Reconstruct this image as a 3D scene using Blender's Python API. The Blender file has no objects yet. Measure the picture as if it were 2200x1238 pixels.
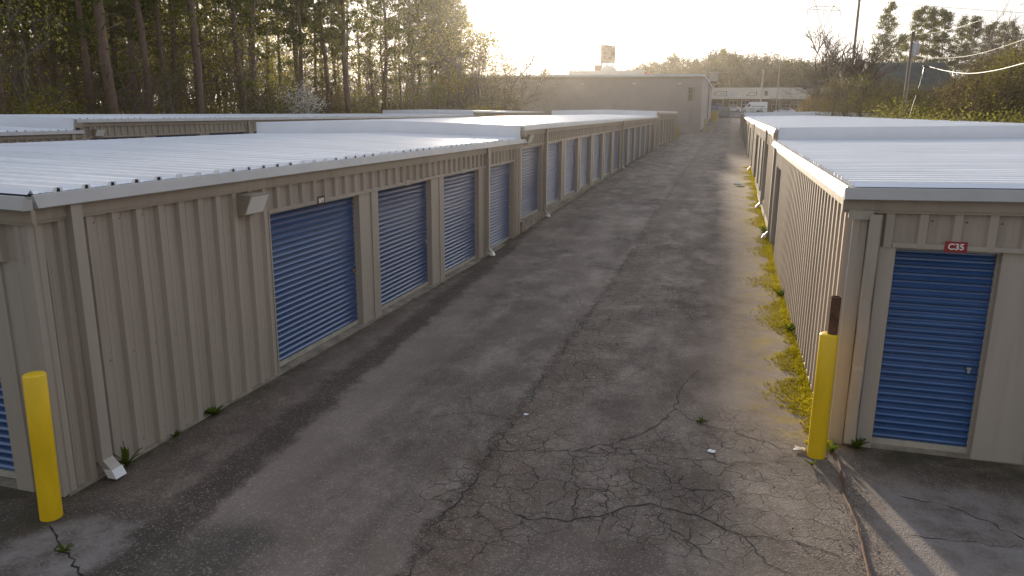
import bpy, math, random
import numpy as np
from mathutils import Vector, Matrix

C = bpy.context.scene.collection
SC = bpy.context.scene
R_ = math.radians

# ------------------------------------------------------------------ camera
F_PX, PITCH, YAW, ROLL, CAM_H = 1600.5, .23025, .27782, .008, 3.75
fwd = Vector((-math.sin(YAW)*math.cos(PITCH), math.cos(YAW)*math.cos(PITCH), -math.sin(PITCH)))
rgt0 = Vector((math.cos(YAW), math.sin(YAW), 0))
up0 = rgt0.cross(fwd)
rgt = rgt0*math.cos(ROLL) + up0*math.sin(ROLL)
upv = up0*math.cos(ROLL) - rgt0*math.sin(ROLL)
cd = bpy.data.cameras.new('camera'); cam = bpy.data.objects.new('camera', cd); C.objects.link(cam)
M = Matrix.Identity(4)
for i in range(3):
    M[i][0], M[i][1], M[i][2] = rgt[i], upv[i], -fwd[i]
M[0][3], M[1][3], M[2][3] = 0, 0, CAM_H
cam.matrix_world = M
cd.sensor_width = 36; cd.lens = F_PX/2200*36
cd.clip_start = .1; cd.clip_end = 3000
SC.camera = cam

# ------------------------------------------------------------------ light
SUN_AZ, SUN_EL = R_(-16.6), R_(8.3)
w = bpy.data.worlds.new('World'); SC.world = w; w.use_nodes = True
nt = w.node_tree; nt.nodes.clear()
out = nt.nodes.new('ShaderNodeOutputWorld'); bg = nt.nodes.new('ShaderNodeBackground')
sky = nt.nodes.new('ShaderNodeTexSky'); sky.sky_type = 'NISHITA'; sky.sun_disc = False
sky.sun_elevation = SUN_EL; sky.sun_rotation = SUN_AZ
sky.air_density = 1.0; sky.dust_density = 2.0; sky.ozone_density = 1.5
bg.inputs['Strength'].default_value = .15
# thin high overcast: noise streaks that whiten the blue
tc = nt.nodes.new('ShaderNodeTexCoord'); mp = nt.nodes.new('ShaderNodeMapping')
mp.inputs['Scale'].default_value = (1, 1, 5)
nz = nt.nodes.new('ShaderNodeTexNoise'); nz.inputs['Scale'].default_value = 3.0; nz.inputs['Detail'].default_value = 5
rp = nt.nodes.new('ShaderNodeValToRGB')
rp.color_ramp.elements[0].position = .3; rp.color_ramp.elements[0].color = (.86, .86, .86, 1)
rp.color_ramp.elements[1].position = .72; rp.color_ramp.elements[1].color = (.97, .97, .97, 1)
veil = nt.nodes.new('ShaderNodeValToRGB'); vs = nt.nodes.new('ShaderNodeSeparateXYZ')      # by elevation: peach-white low, blue-grey overhead
veil.color_ramp.elements[0].position = .0; veil.color_ramp.elements[0].color = (3.3, 3.12, 3.02, 1)
veil.color_ramp.elements[1].position = .75; veil.color_ramp.elements[1].color = (2.3, 2.75, 3.6, 1)
e_ = veil.color_ramp.elements.new(.22); e_.color = (3.2, 3.12, 3.2, 1)
nt.links.new(tc.outputs['Generated'], vs.inputs[0]); nt.links.new(vs.outputs[2], veil.inputs[0])
mx = nt.nodes.new('ShaderNodeMix'); mx.data_type = 'RGBA'
L = nt.links.new
L(tc.outputs['Generated'], mp.inputs['Vector']); L(mp.outputs[0], nz.inputs['Vector'])
L(nz.outputs['Fac'], rp.inputs[0]); L(rp.outputs[0], mx.inputs[0])
dv = nt.nodes.new('ShaderNodeVectorMath'); dv.operation = 'DOT_PRODUCT'; dv.inputs[1].default_value = (math.sin(SUN_AZ), math.cos(SUN_AZ), 0)
L(tc.outputs['Generated'], dv.inputs[0]); dr = nt.nodes.new('ShaderNodeMapRange'); L(dv.outputs['Value'], dr.inputs[0])
dr.inputs[1].default_value = -1; dr.inputs[2].default_value = .8; dr.inputs[3].default_value = .38; dr.inputs[4].default_value = .92
vm_ = nt.nodes.new('ShaderNodeMix'); vm_.data_type = 'RGBA'; vm_.blend_type = 'MULTIPLY'; vm_.inputs[0].default_value = 1
L(veil.outputs[0], vm_.inputs[6]); cl = nt.nodes.new('ShaderNodeMapRange'); cl.inputs[1].default_value = .35; cl.inputs[2].default_value = .7; cl.inputs[3].default_value = .88; cl.inputs[4].default_value = 1.06
mu = nt.nodes.new('ShaderNodeMath'); mu.operation = 'MULTIPLY'; L(nz.outputs['Fac'], cl.inputs[0]); L(cl.outputs[0], mu.inputs[0]); L(dr.outputs[0], mu.inputs[1]); L(mu.outputs[0], vm_.inputs[7])
hs = nt.nodes.new('ShaderNodeHueSaturation'); hs.inputs['Saturation'].default_value = .5; L(sky.outputs[0], hs.inputs['Color']); L(hs.outputs[0], mx.inputs[6]); L(vm_.outputs[2], mx.inputs[7])
L(mx.outputs[2], bg.inputs['Color']); L(bg.outputs[0], out.inputs['Surface'])

sl = bpy.data.lights.new('sun', 'SUN'); so = bpy.data.objects.new('sun', sl); C.objects.link(so)
sl.energy = 4.3; sl.angle = R_(1.8); sl.color = (1, .85, .66)
S = Vector((math.sin(SUN_AZ)*math.cos(SUN_EL), math.cos(SUN_AZ)*math.cos(SUN_EL), math.sin(SUN_EL)))
so.rotation_euler = (-S).to_track_quat('-Z', 'Y').to_euler(); so.location = (0, 0, 60)
SC.view_settings.view_transform = 'Standard'; SC.view_settings.look = 'None'
SC.view_settings.exposure = 1.2; SC.view_settings.gamma = 1
SC.cycles.use_denoising = True
SC.cycles.max_bounces = 6; SC.cycles.transparent_max_bounces = 8; SC.cycles.volume_bounces = 0
SC.cycles.diffuse_bounces = 3; SC.cycles.sample_clamp_indirect = 4

# ------------------------------------------------------------------ helpers
def at(px, py, Y):
    d = fwd + rgt*((px-1100)/F_PX) - upv*((py-619)/F_PX)
    return Vector((0, 0, CAM_H)) + d*(Y/d.y)

GY = [-60, 0, 20, 25, 32, 38, 64, 88, 112, 140, 165, 190, 230, 300, 500, 950]
GZ = [-.3, 0, 0, .2, .35, .5, .9, 1.05, 1.25, 2.2, 3.15, 4.35, 5.2, 6.5, 9, 12]
def gz(y): return float(np.interp(y, GY, GZ))

def tag(o, label=None, cat=None, group=None, kind=None):
    if label: o['label'] = label
    if cat: o['category'] = cat
    if group: o['group'] = group
    if kind: o['kind'] = kind
    return o

def thing(name, label, cat, loc=(0, 0, 0), group=None):
    o = bpy.data.objects.new(name, None); C.objects.link(o); o.location = loc
    o.empty_display_size = .1
    return tag(o, label, cat, group)

class MB:
    def __init__(s): s.v, s.f, s.m = [], [], []
    def face(s, pts, mi=0):
        n = len(s.v); s.v += [tuple(p) for p in pts]; s.f.append(tuple(range(n, n+len(pts)))); s.m.append(mi)
    def box(s, x0, x1, y0, y1, z0, z1, mi=0):
        n = len(s.v)
        s.v += [(x, y, z) for z in (z0, z1) for y in (y0, y1) for x in (x0, x1)]
        for q in ((0, 2, 3, 1), (4, 5, 7, 6), (0, 1, 5, 4), (2, 6, 7, 3), (0, 4, 6, 2), (1, 3, 7, 5)):
            s.f.append(tuple(n+i for i in q)); s.m.append(mi)
    def hexa(s, p, mi=0):      # 8 points ordered like box
        n = len(s.v); s.v += [tuple(q) for q in p]
        for q in ((0, 2, 3, 1), (4, 5, 7, 6), (0, 1, 5, 4), (2, 6, 7, 3), (0, 4, 6, 2), (1, 3, 7, 5)):
            s.f.append(tuple(n+i for i in q)); s.m.append(mi)
    def grid(s, rows, mi=0):   # list of rows of points
        n = len(s.v); W = len(rows[0])
        for r in rows: s.v += [tuple(p) for p in r]
        for i in range(len(rows)-1):
            for j in range(W-1):
                a = n+i*W+j; s.f.append((a, a+1, a+W+1, a+W)); s.m.append(mi)
    def tube(s, pts, rad, n=8, cap=True, mi=0):
        pts = [Vector(p) for p in pts]
        if not hasattr(rad, '__len__'): rad = [rad]*len(pts)
        base = len(s.v)
        for i, p in enumerate(pts):
            t = (pts[min(i+1, len(pts)-1)] - pts[max(i-1, 0)]).normalized()
            ref = Vector((1, 0, 0)) if abs(t.z) > .7 else Vector((0, 0, 1))
            a = t.cross(ref).normalized(); b = t.cross(a)
            for k in range(n):
                an = 2*math.pi*k/n
                s.v.append(tuple(p + (a*math.cos(an) + b*math.sin(an))*rad[i]))
        for i in range(len(pts)-1):
            for k in range(n):
                q = base+i*n; s.f.append((q+k, q+(k+1) % n, q+n+(k+1) % n, q+n+k)); s.m.append(mi)
        if cap:
            s.f.append(tuple(base+k for k in range(n))); s.m.append(mi)
            q = base+(len(pts)-1)*n; s.f.append(tuple(q+k for k in range(n))); s.m.append(mi)
    def mesh(s, name, mats):
        me = bpy.data.meshes.new(name); me.from_pydata(s.v, [], s.f)
        for m in (mats if isinstance(mats, (list, tuple)) else [mats]): me.materials.append(m)
        if any(s.m): me.polygons.foreach_set('material_index', s.m)
        me.update(); return me
    def build(s, name, mats, parent=None, smooth=False, bevel=0):
        me = s.mesh(name, mats)
        if smooth: me.polygons.foreach_set('use_smooth', [True]*len(me.polygons))
        o = bpy.data.objects.new(name, me); C.objects.link(o)
        if parent:
            o.parent = parent; o.matrix_parent_inverse = Matrix.Translation(-Vector(world_loc(parent)))
        if bevel:
            b = o.modifiers.new('bevel', 'BEVEL'); b.width = bevel; b.segments = 2; b.limit_method = 'ANGLE'
        return o

def world_loc(o):      # part meshes sit at the world origin, only the Empties are moved
    return Vector(o.location) if o.type == 'EMPTY' else Vector((0, 0, 0))

# ------------------------------------------------------------------ materials
def nodes(m): return m.node_tree.nodes, m.node_tree.links.new
def pmat(name, col, rough=.6, var=.12, scale=2.5, metal=0., bump=0., bscale=40, streak=None, spec=.5, coat=0, fine=0):
    """painted / solid material whose colour wanders with world position"""
    m = bpy.data.materials.new(name); m.use_nodes = True
    N, K = nodes(m); b = N['Principled BSDF']
    b.inputs['Roughness'].default_value = rough; b.inputs['Metallic'].default_value = metal
    b.inputs['Specular IOR Level'].default_value = spec; b.inputs['Coat Weight'].default_value = coat; b.inputs['Coat Roughness'].default_value = .16
    g = N.new('ShaderNodeNewGeometry'); n = N.new('ShaderNodeTexNoise')
    n.inputs['Scale'].default_value = scale; n.inputs['Detail'].default_value = 6; n.inputs['Roughness'].default_value = .65
    if streak:
        mp = N.new('ShaderNodeMapping'); mp.inputs['Scale'].default_value = streak
        K(g.outputs['Position'], mp.inputs[0]); K(mp.outputs[0], n.inputs['Vector'])
    else: K(g.outputs['Position'], n.inputs['Vector'])
    r = N.new('ShaderNodeValToRGB')
    r.color_ramp.elements[0].position = .3; r.color_ramp.elements[1].position = .7
    r.color_ramp.elements[0].color = (*[c*(1-var) for c in col], 1)
    r.color_ramp.elements[1].color = (*[min(1, c*(1+var)) for c in col], 1)
    K(n.outputs['Fac'], r.inputs[0]); K(r.outputs[0], b.inputs['Base Color'])
    rr = N.new('ShaderNodeMapRange'); rr.inputs[3].default_value = rough*.8; rr.inputs[4].default_value = min(1, rough*1.2)
    K(n.outputs['Fac'], rr.inputs[0]); K(rr.outputs[0], b.inputs['Roughness'])
    if bump:
        n2 = N.new('ShaderNodeTexNoise'); n2.inputs['Scale'].default_value = bscale; n2.inputs['Detail'].default_value = 4
        K(g.outputs['Position'], n2.inputs['Vector'])
        bp = N.new('ShaderNodeBump'); bp.inputs['Strength'].default_value = bump; bp.inputs['Distance'].default_value = .01
        K(n2.outputs['Fac'], bp.inputs['Height']); K(bp.outputs[0], b.inputs['Normal'])
    return m

def wallmat(name, col, rough=.55, dirt=.35):
    """painted sheet metal: faint vertical runs, splash dirt in irregular tongues at the foot"""
    m = pmat(name, col, rough, .08, 1.0, bump=.06, bscale=5, streak=(4, 4, .35))
    N, K = nodes(m); b = N['Principled BSDF']
    ramp = [n for n in N if n.type == 'VALTORGB'][0]
    g = N.new('ShaderNodeNewGeometry')
    n = N.new('ShaderNodeTexNoise'); n.inputs['Scale'].default_value = 1.6; n.inputs['Detail'].default_value = 8
    mp = N.new('ShaderNodeMapping'); mp.inputs['Scale'].default_value = (5, 5, .25)
    K(g.outputs['Position'], mp.inputs[0]); K(mp.outputs[0], n.inputs['Vector'])
    mr = N.new('ShaderNodeMapRange'); mr.inputs[1].default_value = .52; mr.inputs[2].default_value = .75
    mr.inputs[4].default_value = dirt; K(n.outputs['Fac'], mr.inputs[0])
    mx = N.new('ShaderNodeMix'); mx.data_type = 'RGBA'; mx.inputs[7].default_value = (col[0]*.55, col[1]*.5, col[2]*.42, 1)
    K(mr.outputs[0], mx.inputs[0]); K(ramp.outputs[0], mx.inputs[6])
    sc_ = N.new('ShaderNodeVectorMath'); sc_.operation = 'MULTIPLY'; sc_.inputs[1].default_value = (1/.99, 1/.99, 0); K(g.outputs['Position'], sc_.inputs[0])
    fl = N.new('ShaderNodeVectorMath'); fl.operation = 'FLOOR'; K(sc_.outputs[0], fl.inputs[0])
    wn = N.new('ShaderNodeTexWhiteNoise'); K(fl.outputs[0], wn.inputs['Vector'])
    tn = N.new('ShaderNodeMapRange'); tn.inputs[3].default_value = .93; tn.inputs[4].default_value = 1.06; K(wn.outputs['Value'], tn.inputs[0])
    m2 = N.new('ShaderNodeMix'); m2.data_type = 'RGBA'; m2.blend_type = 'MULTIPLY'; m2.inputs[0].default_value = 1
    K(mx.outputs[2], m2.inputs[6]); K(tn.outputs[0], m2.inputs[7]); K(m2.outputs[2], b.inputs['Base Color'])
    return m

def leafmat(name, c0, c1, trans=.5, rnd=.25):
    m = bpy.data.materials.new(name); m.use_nodes = True
    N, K = nodes(m); N.remove(N['Principled BSDF']); o = N['Material Output']
    g = N.new('ShaderNodeNewGeometry'); n = N.new('ShaderNodeTexNoise'); n.inputs['Scale'].default_value = 1.3; n.inputs['Detail'].default_value = 6
    oi = N.new('ShaderNodeObjectInfo')
    K(g.outputs['Position'], n.inputs['Vector'])
    ad = N.new('ShaderNodeMath'); ad.operation = 'MULTIPLY_ADD'; ad.inputs[1].default_value = rnd; K(oi.outputs['Random'], ad.inputs[0]); K(n.outputs['Fac'], ad.inputs[2])
    r = N.new('ShaderNodeValToRGB'); r.color_ramp.elements[0].position = .38; r.color_ramp.elements[1].position = .78
    r.color_ramp.elements[0].color = (*c0, 1); r.color_ramp.elements[1].color = (*c1, 1); K(ad.outputs[0], r.inputs[0])
    d = N.new('ShaderNodeBsdfDiffuse'); t = N.new('ShaderNodeBsdfTranslucent'); mx = N.new('ShaderNodeMixShader'); mx.inputs[0].default_value = trans
    K(r.outputs[0], d.inputs[0]); K(r.outputs[0], t.inputs[0]); K(d.outputs[0], mx.inputs[1]); K(t.outputs[0], mx.inputs[2]); K(mx.outputs[0], o.inputs[0])
    return m

def glassmat(name, col=(.03, .03, .035)):
    m = bpy.data.materials.new(name); m.use_nodes = True
    b = m.node_tree.nodes['Principled BSDF']; b.inputs['Base Color'].default_value = (*col, 1)
    b.inputs['Roughness'].default_value = .08; b.inputs['Specular IOR Level'].default_value = .8
    return m

MT = dict(
    wall=wallmat('tan_sheet_metal', (.39, .327, .262)),
    trim=wallmat('tan_trim_metal', (.405, .35, .283), .45, .22),
    fascia=wallmat('tan_fascia_metal', (.34, .285, .215), .5, .3),
    gutter=pmat('pale_gutter_metal', (.44, .42, .395), .38, .1, 1.5, bump=.15, bscale=3),
    roof=pmat('white_roof_coating', (.75, .76, .78), .34, .13, 1.0, bump=.12, bscale=2.2, streak=(.35, 2.2, 1)),
    face=pmat('white_step_flashing', (.74, .75, .77), .5, .05, .8, bump=.1, bscale=2),
    dark=pmat('dark_closure_foam', (.02, .02, .025), .9),
    door=pmat('blue_door_paint', (.015, .066, .19), .30, .2, 1.2, streak=(2, 2, 5), bump=.04, bscale=6, spec=.9, coat=.5),
    bar=pmat('pale_bottom_bar', (.42, .38, .31), .5, .2, 6),
    slab=pmat('weathered_concrete', (.26, .22, .165), .9, .45, 3.5, bump=.5, bscale=25),
    white=pmat('white_metal', (.75, .74, .72), .4, .06),
    brass=pmat('brass', (.75, .5, .10), .3, .1, metal=.8),
    steel=pmat('galvanised_steel', (.45, .45, .46), .45, .15, 5, metal=.6),
    yellow=pmat('yellow_plastic_sleeve', (.78, .50, .006), .42, .12, 2.2, streak=(2, 2, .5), bump=.08, bscale=12),
    fadedyellow=pmat('faded_yellow_paint', (.46, .36, .12), .6, .2, 3),
    farleaf=leafmat('distant_foliage', (.035, .042, .02), (.085, .085, .036), .3),
    rust=pmat('rusty_steel', (.12, .055, .028), .85, .5, 9, bump=.5, bscale=60),
    red=pmat('red_sign_plate', (.30, .025, .02), .4, .08),
    maroon=pmat('maroon_sign_plate', (.07, .03, .025), .4, .1),
    letter=pmat('white_lettering', (.82, .80, .77), .5, .03),
    lens=pmat('frosted_lamp_lens', (.80, .78, .72), .25, .05),
    lampbox=pmat('tan_lamp_housing', (.33, .27, .2), .45, .1),
    block=pmat('painted_blockwork', (.42, .37, .345), .85, .10, .6, bump=.3, bscale=8),
    bark=pmat('pine_bark', (.17, .115, .08), .95, .4, 6, streak=(3, 3, .6), bump=.8, bscale=9),
    barkg=pmat('grey_bark', (.17, .14, .11), .95, .35, 5, streak=(3, 3, .6), bump=.6, bscale=9),
    darkbark=pmat('dark_branches', (.075, .055, .042), .95, .3, 4),
    twig=pmat('twig_wood', (.15, .105, .07), .95, .3, 4),
    needle=leafmat('pine_needles', (.085, .10, .026), (.19, .185, .05), .5),
    leafy=leafmat('spring_leaves', (.23, .215, .045), (.50, .42, .09), .62),
    leafg=leafmat('understory_leaves', (.11, .12, .03), (.29, .26, .06), .58),
    leafb=leafmat('budding_twigs', (.12, .08, .045), (.22, .15, .075), .4),
    blossom=leafmat('white_blossom', (.5, .47, .42), (.75, .72, .66), .4),
    hedge=leafmat('hedge_leaves', (.05, .056, .018), (.185, .17, .038), .45, .45),
    brush=leafmat('brown_brush', (.085, .068, .035), (.17, .135, .06), .45, .4),
    moss=leafmat('yellow_green_moss', (.26, .225, .012), (.58, .48, .028), .4),
    weed=leafmat('weed_leaves', (.06, .09, .012), (.15, .19, .03), .45),
    pole=pmat('grey_pole', (.26, .245, .23), .8, .2, 3, streak=(3, 3, .4)),
    woodpole=pmat('timber_pole', (.13, .10, .075), .9, .3, 3, streak=(3, 3, .4)),
    black=pmat('black_paint', (.02, .02, .022), .5, .1),
    cable=pmat('black_cable', (.06, .05, .045), .55, .1),
    glass=glassmat('dark_glass'),
    amber=glassmat('brown_window_glass', (.14, .09, .03)),
    carwhite=pmat('white_car_paint', (.78, .78, .78), .25, .03, coat=.6),
    carblue=pmat('blue_car_paint', (.03, .06, .25), .3, .05, coat=.6),
    tyre=pmat('tyre_rubber', (.02, .02, .02), .9),
    cream=pmat('cream_fascia', (.66, .65, .62), .6, .08, .5),
    brick=pmat('brown_brick', (.16, .10, .075), .9, .3, 1.2),
    darkroof=pmat('dark_roofing', (.055, .062, .055), .9, .25, .5),
    redtrim=pmat('red_cladding', (.42, .06, .045), .5, .1),
    concrete=pmat('pale_concrete', (.42, .40, .36), .85, .12, 1.5),
    paper=pmat('white_litter', (.8, .78, .74), .8, .05),
    greybin=pmat('grey_steel_cabinet', (.24, .26, .28), .55, .12, 2),
)

def fade(m, lo, hi):
    N, K = nodes(m); b = N['Principled BSDF']; src = b.inputs['Base Color'].links[0].from_socket
    oi = N.new('ShaderNodeObjectInfo'); mr = N.new('ShaderNodeMapRange'); mr.inputs[3].default_value = lo; mr.inputs[4].default_value = hi
    K(oi.outputs['Random'], mr.inputs[0]); mx = N.new('ShaderNodeMix'); mx.data_type = 'RGBA'; mx.blend_type = 'MULTIPLY'; mx.inputs[0].default_value = 1
    K(src, mx.inputs[6]); K(mr.outputs[0], mx.inputs[7]); K(mx.outputs[2], b.inputs['Base Color'])
fade(MT['door'], .85, 1.2)

# ---- asphalt: worn tones, exposed aggregate, runoff stain beside the left wall, moss stain beside the right wall
class NG:
    def __init__(s, name):
        s.m = bpy.data.materials.new(name); s.m.use_nodes = True
        s.N, s.K = nodes(s.m); s.b = s.N['Principled BSDF']
        s.pos = s.N.new('ShaderNodeNewGeometry').outputs['Position']
        sp = s.N.new('ShaderNodeSeparateXYZ'); s.K(s.pos, sp.inputs[0]); s.X, s.Y = sp.outputs[0], sp.outputs[1]
    def _in(s, sock, v):
        if isinstance(v, (int, float)): sock.default_value = v
        elif isinstance(v, tuple): sock.default_value = (*v, 1) if len(v) == 3 else v
        else: s.K(v, sock)
    def math(s, op, a, b=0., c=None):
        n = s.N.new('ShaderNodeMath'); n.operation = op; s._in(n.inputs[0], a); s._in(n.inputs[1], b)
        if c is not None: s._in(n.inputs[2], c)
        return n.outputs[0]
    def noise(s, scale, detail=5, rough=.6, st=(1, 1, 1), dist=0.):
        mp = s.N.new('ShaderNodeMapping'); mp.inputs['Scale'].default_value = st; s.K(s.pos, mp.inputs[0])
        n = s.N.new('ShaderNodeTexNoise'); n.inputs['Scale'].default_value = scale; n.inputs['Detail'].default_value = detail
        n.inputs['Roughness'].default_value = rough; n.inputs['Distortion'].default_value = dist; s.K(mp.outputs[0], n.inputs['Vector'])
        return n.outputs['Fac']
    def voro(s, scale, feature='F1', st=(1, 1, 1)):
        mp = s.N.new('ShaderNodeMapping'); mp.inputs['Scale'].default_value = st; s.K(s.pos, mp.inputs[0])
        n = s.N.new('ShaderNodeTexVoronoi'); n.feature = feature; n.inputs['Scale'].default_value = scale; s.K(mp.outputs[0], n.inputs['Vector'])
        return n
    def ramp(s, v, a, b, lo=0., hi=1., smooth=True):
        n = s.N.new('ShaderNodeMapRange'); n.interpolation_type = 'SMOOTHSTEP' if smooth else 'LINEAR'
        s._in(n.inputs[0], v); n.inputs[1].default_value = a; n.inputs[2].default_value = b; n.inputs[3].default_value = lo; n.inputs[4].default_value = hi
        return n.outputs[0]
    def mix(s, f, a, b, mode='MIX'):
        n = s.N.new('ShaderNodeMix'); n.data_type = 'RGBA'; n.blend_type = mode
        s._in(n.inputs[0], f); s._in(n.inputs[6], a); s._in(n.inputs[7], b); return n.outputs[2]
    def bump(s, h, strength, dist, prev=None):
        n = s.N.new('ShaderNodeBump'); n.inputs['Strength'].default_value = strength; n.inputs['Distance'].default_value = dist
        s.K(h, n.inputs['Height'])
        if prev is not None: s.K(prev, n.inputs['Normal'])
        return n.outputs[0]

g = NG('worn_asphalt')
wob = g.math('MULTIPLY_ADD', g.noise(.6, 4), 1.6, -.8)                       # wobble for edges, metres
wob2 = g.math('MULTIPLY_ADD', g.noise(2.5, 4), .5, -.25)
big = g.noise(.33, 6, .6, (1.3, .45, 1))
mid = g.noise(1.3, 9, .72, (1, .6, 1), .15)
col = g.mix(g.ramp(big, .36, .64), (.078, .068, .060), (.125, .112, .100))
col = g.mix(g.ramp(mid, .42, .72, 0, .7), col, (.200, .184, .166))
col = g.mix(g.ramp(g.noise(.55, 9, .74, (1, .8, 1), .3), .52, .68, 0, .8), col, (.044, .036, .030))
# lane tracks running along the alley
trk = g.noise(1.0, 3, .5, (1.6, .05, 1))
col = g.mix(g.ramp(trk, .5, .72, 0, .5), col, (.060, .051, .045))
# runoff stain
bx = g.math('ADD', g.math('ADD', g.X, wob2), g.math('MULTIPLY', g.Y, .075))
band = g.math('MULTIPLY', g.ramp(bx, -4.72, -4.5), g.ramp(bx, -4.25, -4.12, 1, 0))
band = g.math('MULTIPLY', band, g.ramp(g.Y, 19, 25, 1, 0))
col = g.mix(g.math('MULTIPLY', band, .88), col, (.042, .034, .029))
pale = g.math('MULTIPLY', g.ramp(bx, -4.16, -4.08), g.ramp(bx, -3.95, -3.1, 1, 0))
col = g.mix(g.math('MULTIPLY', pale, g.ramp(g.Y, 6.5, 12, .7, .4)), col, (.18, .168, .152))
# coarse patch right of the paving seam
sx = g.math('ADD', g.X, wob2)
pat = g.math('MULTIPLY', g.ramp(sx, -2.45, -2.38), g.ramp(sx, -1.9, -1.5, 1, 0))
col = g.mix(g.math('MULTIPLY', pat, g.ramp(g.noise(7, 6, .75), .35, .62, .25, .9)), col, (.088, .068, .054))
seam = g.math('MULTIPLY', g.ramp(sx, -2.52, -2.40), g.ramp(sx, -2.36, -2.22, 1, 0))
seam = g.math('MULTIPLY', seam, g.math('MULTIPLY', g.ramp(g.noise(6, 6, .75), .36, .56), g.ramp(g.Y, 9, 30, 1, .55)))
col = g.mix(g.math('MULTIPLY', seam, .85), col, (.034, .025, .019))
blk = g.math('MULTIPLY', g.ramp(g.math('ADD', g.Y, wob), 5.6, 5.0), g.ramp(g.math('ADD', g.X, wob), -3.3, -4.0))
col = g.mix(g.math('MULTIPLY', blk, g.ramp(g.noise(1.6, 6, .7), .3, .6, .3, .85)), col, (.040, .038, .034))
# aggregate
agg = g.voro(70)
ag2 = g.noise(170, 3, .7)
spk = g.math('MULTIPLY', g.ramp(agg.outputs['Color'], .62, .95), g.ramp(mid, .3, .6, .35, 1))
col = g.mix(g.math('MULTIPLY', spk, .55), col, (.32, .30, .27))
col = g.mix(g.ramp(ag2, .52, .75, 0, .6), col, (.035, .030, .027))
# alligator cracking in three areas
cmask = None
for cx, cy, rx, ry in ((-.2, 7.3, 2.0, 1.6), (-2.0, 7.0, .9, 2.0), (-1.2, 15.5, 1.3, 2.6), (.4, 8.9, .8, .9), (-2.0, 21, .8, 4), (-1.9, 11.5, .6, 3)):
    dx = g.math('DIVIDE', g.math('SUBTRACT', g.math('ADD', g.X, g.math('MULTIPLY', wob, .6)), cx), rx); dy = g.math('DIVIDE', g.math('SUBTRACT', g.Y, cy), ry)
    e = g.ramp(g.math('ADD', g.math('MULTIPLY', dx, dx), g.math('MULTIPLY', dy, dy)), .35, 1.1, 1, 0)
    cmask = e if cmask is None else g.math('MAXIMUM', cmask, e)
# distort the lookup so that cells are irregular
nv = g.N.new('ShaderNodeTexNoise'); nv.inputs['Scale'].default_value = 4; nv.inputs['Detail'].default_value = 4; g.K(g.pos, nv.inputs['Vector'])
vm = g.N.new('ShaderNodeVectorMath'); vm.operation = 'MULTIPLY_ADD'; g.K(nv.outputs['Color'], vm.inputs[0]); vm.inputs[1].default_value = (.28, .28, 0); g.K(g.pos, vm.inputs[2])
cr = None
for scl, wd in ((3.1, .022), (6.5, .03)):
    v = g.N.new('ShaderNodeTexVoronoi'); v.feature = 'DISTANCE_TO_EDGE'; v.voronoi_dimensions = '2D'; v.inputs['Scale'].default_value = scl; g.K(vm.outputs[0], v.inputs['Vector'])
    c = g.ramp(v.outputs['Distance'], wd*.35, wd, 1, 0)
    if scl > 5: c = g.math('MULTIPLY', c, g.ramp(g.noise(1.5, 3), .40, .54))
    cr = c if cr is None else g.math('MAXIMUM', cr, c)
cr = g.math('MULTIPLY', cr, cmask)
cr = g.math('MULTIPLY', cr, g.ramp(g.noise(2.2, 3), .34, .5))
col = g.mix(g.math('MULTIPLY', cr, .9), col, (.013, .010, .008))
col = g.mix(g.math('MULTIPLY', cmask, g.ramp(g.noise(3.3, 6, .7), .5, .7, 0, .5)), col, (.075, .062, .030))
# moss film thickening towards the right-hand wall
ms = g.math('MULTIPLY', g.ramp(g.math('ADD', g.X, g.math('MULTIPLY', wob, .5)), .15, 1.15), g.ramp(g.math('ADD', g.Y, wob), 8.6, 9.3))
ms = g.math('MULTIPLY', ms, g.ramp(g.math('ADD', g.Y, g.math('MULTIPLY', wob, 6)), 45, 55, 1, 0))
ms = g.math('MULTIPLY', ms, g.ramp(g.noise(2.2, 8, .78), .43, .60))
ms = g.math('MULTIPLY', ms, g.ramp(g.X, 1.6, 1.7, 1, 0))
lit_strip = g.math('MULTIPLY', g.ramp(g.math('ADD', g.X, wob2), -.35, .4), g.math('MULTIPLY', g.ramp(g.X, 1.45, 1.7, 1, 0), g.ramp(g.math('ADD', g.Y, wob), 8.2, 9.8)))  # sunlit strip beside the right wall, painted into the asphalt colour
col = g.mix(g.math('MULTIPLY', lit_strip, g.ramp(g.noise(1.7, 7, .7), .25, .6, .25, .8)), col, (.215, .188, .150))
col = g.mix(g.math('MULTIPLY', ms, .85), col, (.25, .205, .022))
# green film and grime at wall feet and in front of the units
gr = g.math('MULTIPLY', g.ramp(g.math('ADD', g.Y, g.math('MULTIPLY', wob2, 1.5)), 7.9, 8.7), g.ramp(g.X, 1.5, 1.8))
gr = g.math('MAXIMUM', gr, g.ramp(g.math('ADD', g.X, wob2), -5.75, -6.1))
col = g.mix(g.math('MULTIPLY', gr, g.ramp(g.noise(3, 6, .7), .35, .6, .2, .85)), col, (.035, .035, .016))
fr = g.math('MULTIPLY', g.ramp(g.math('ADD', g.X, wob2), 1.5, 1.8), g.ramp(g.math('ADD', g.Y, wob2), 8.2, 7.7))
lp = g.math('ADD', g.math('POWER', g.math('ADD', g.math('ADD', g.X, wob2), 5.35), 2.), g.math('POWER', g.math('ADD', g.math('ADD', g.Y, wob2), -4.55), 2.))
fr = g.math('MAXIMUM', fr, g.ramp(lp, .12, .35, 1, 0))
col = g.mix(g.math('MULTIPLY', fr, g.ramp(g.noise(2.3, 8, .75), .32, .62, .1, .85)), col, (.185, .188, .192))
grv = g.voro(26); col = g.mix(g.math('MULTIPLY', g.ramp(grv.outputs['Distance'], .10, .16, 1, 0), g.ramp(g.noise(.9, 5, .7), .45, .6, .1, .75)), col, (.30, .27, .235))
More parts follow.
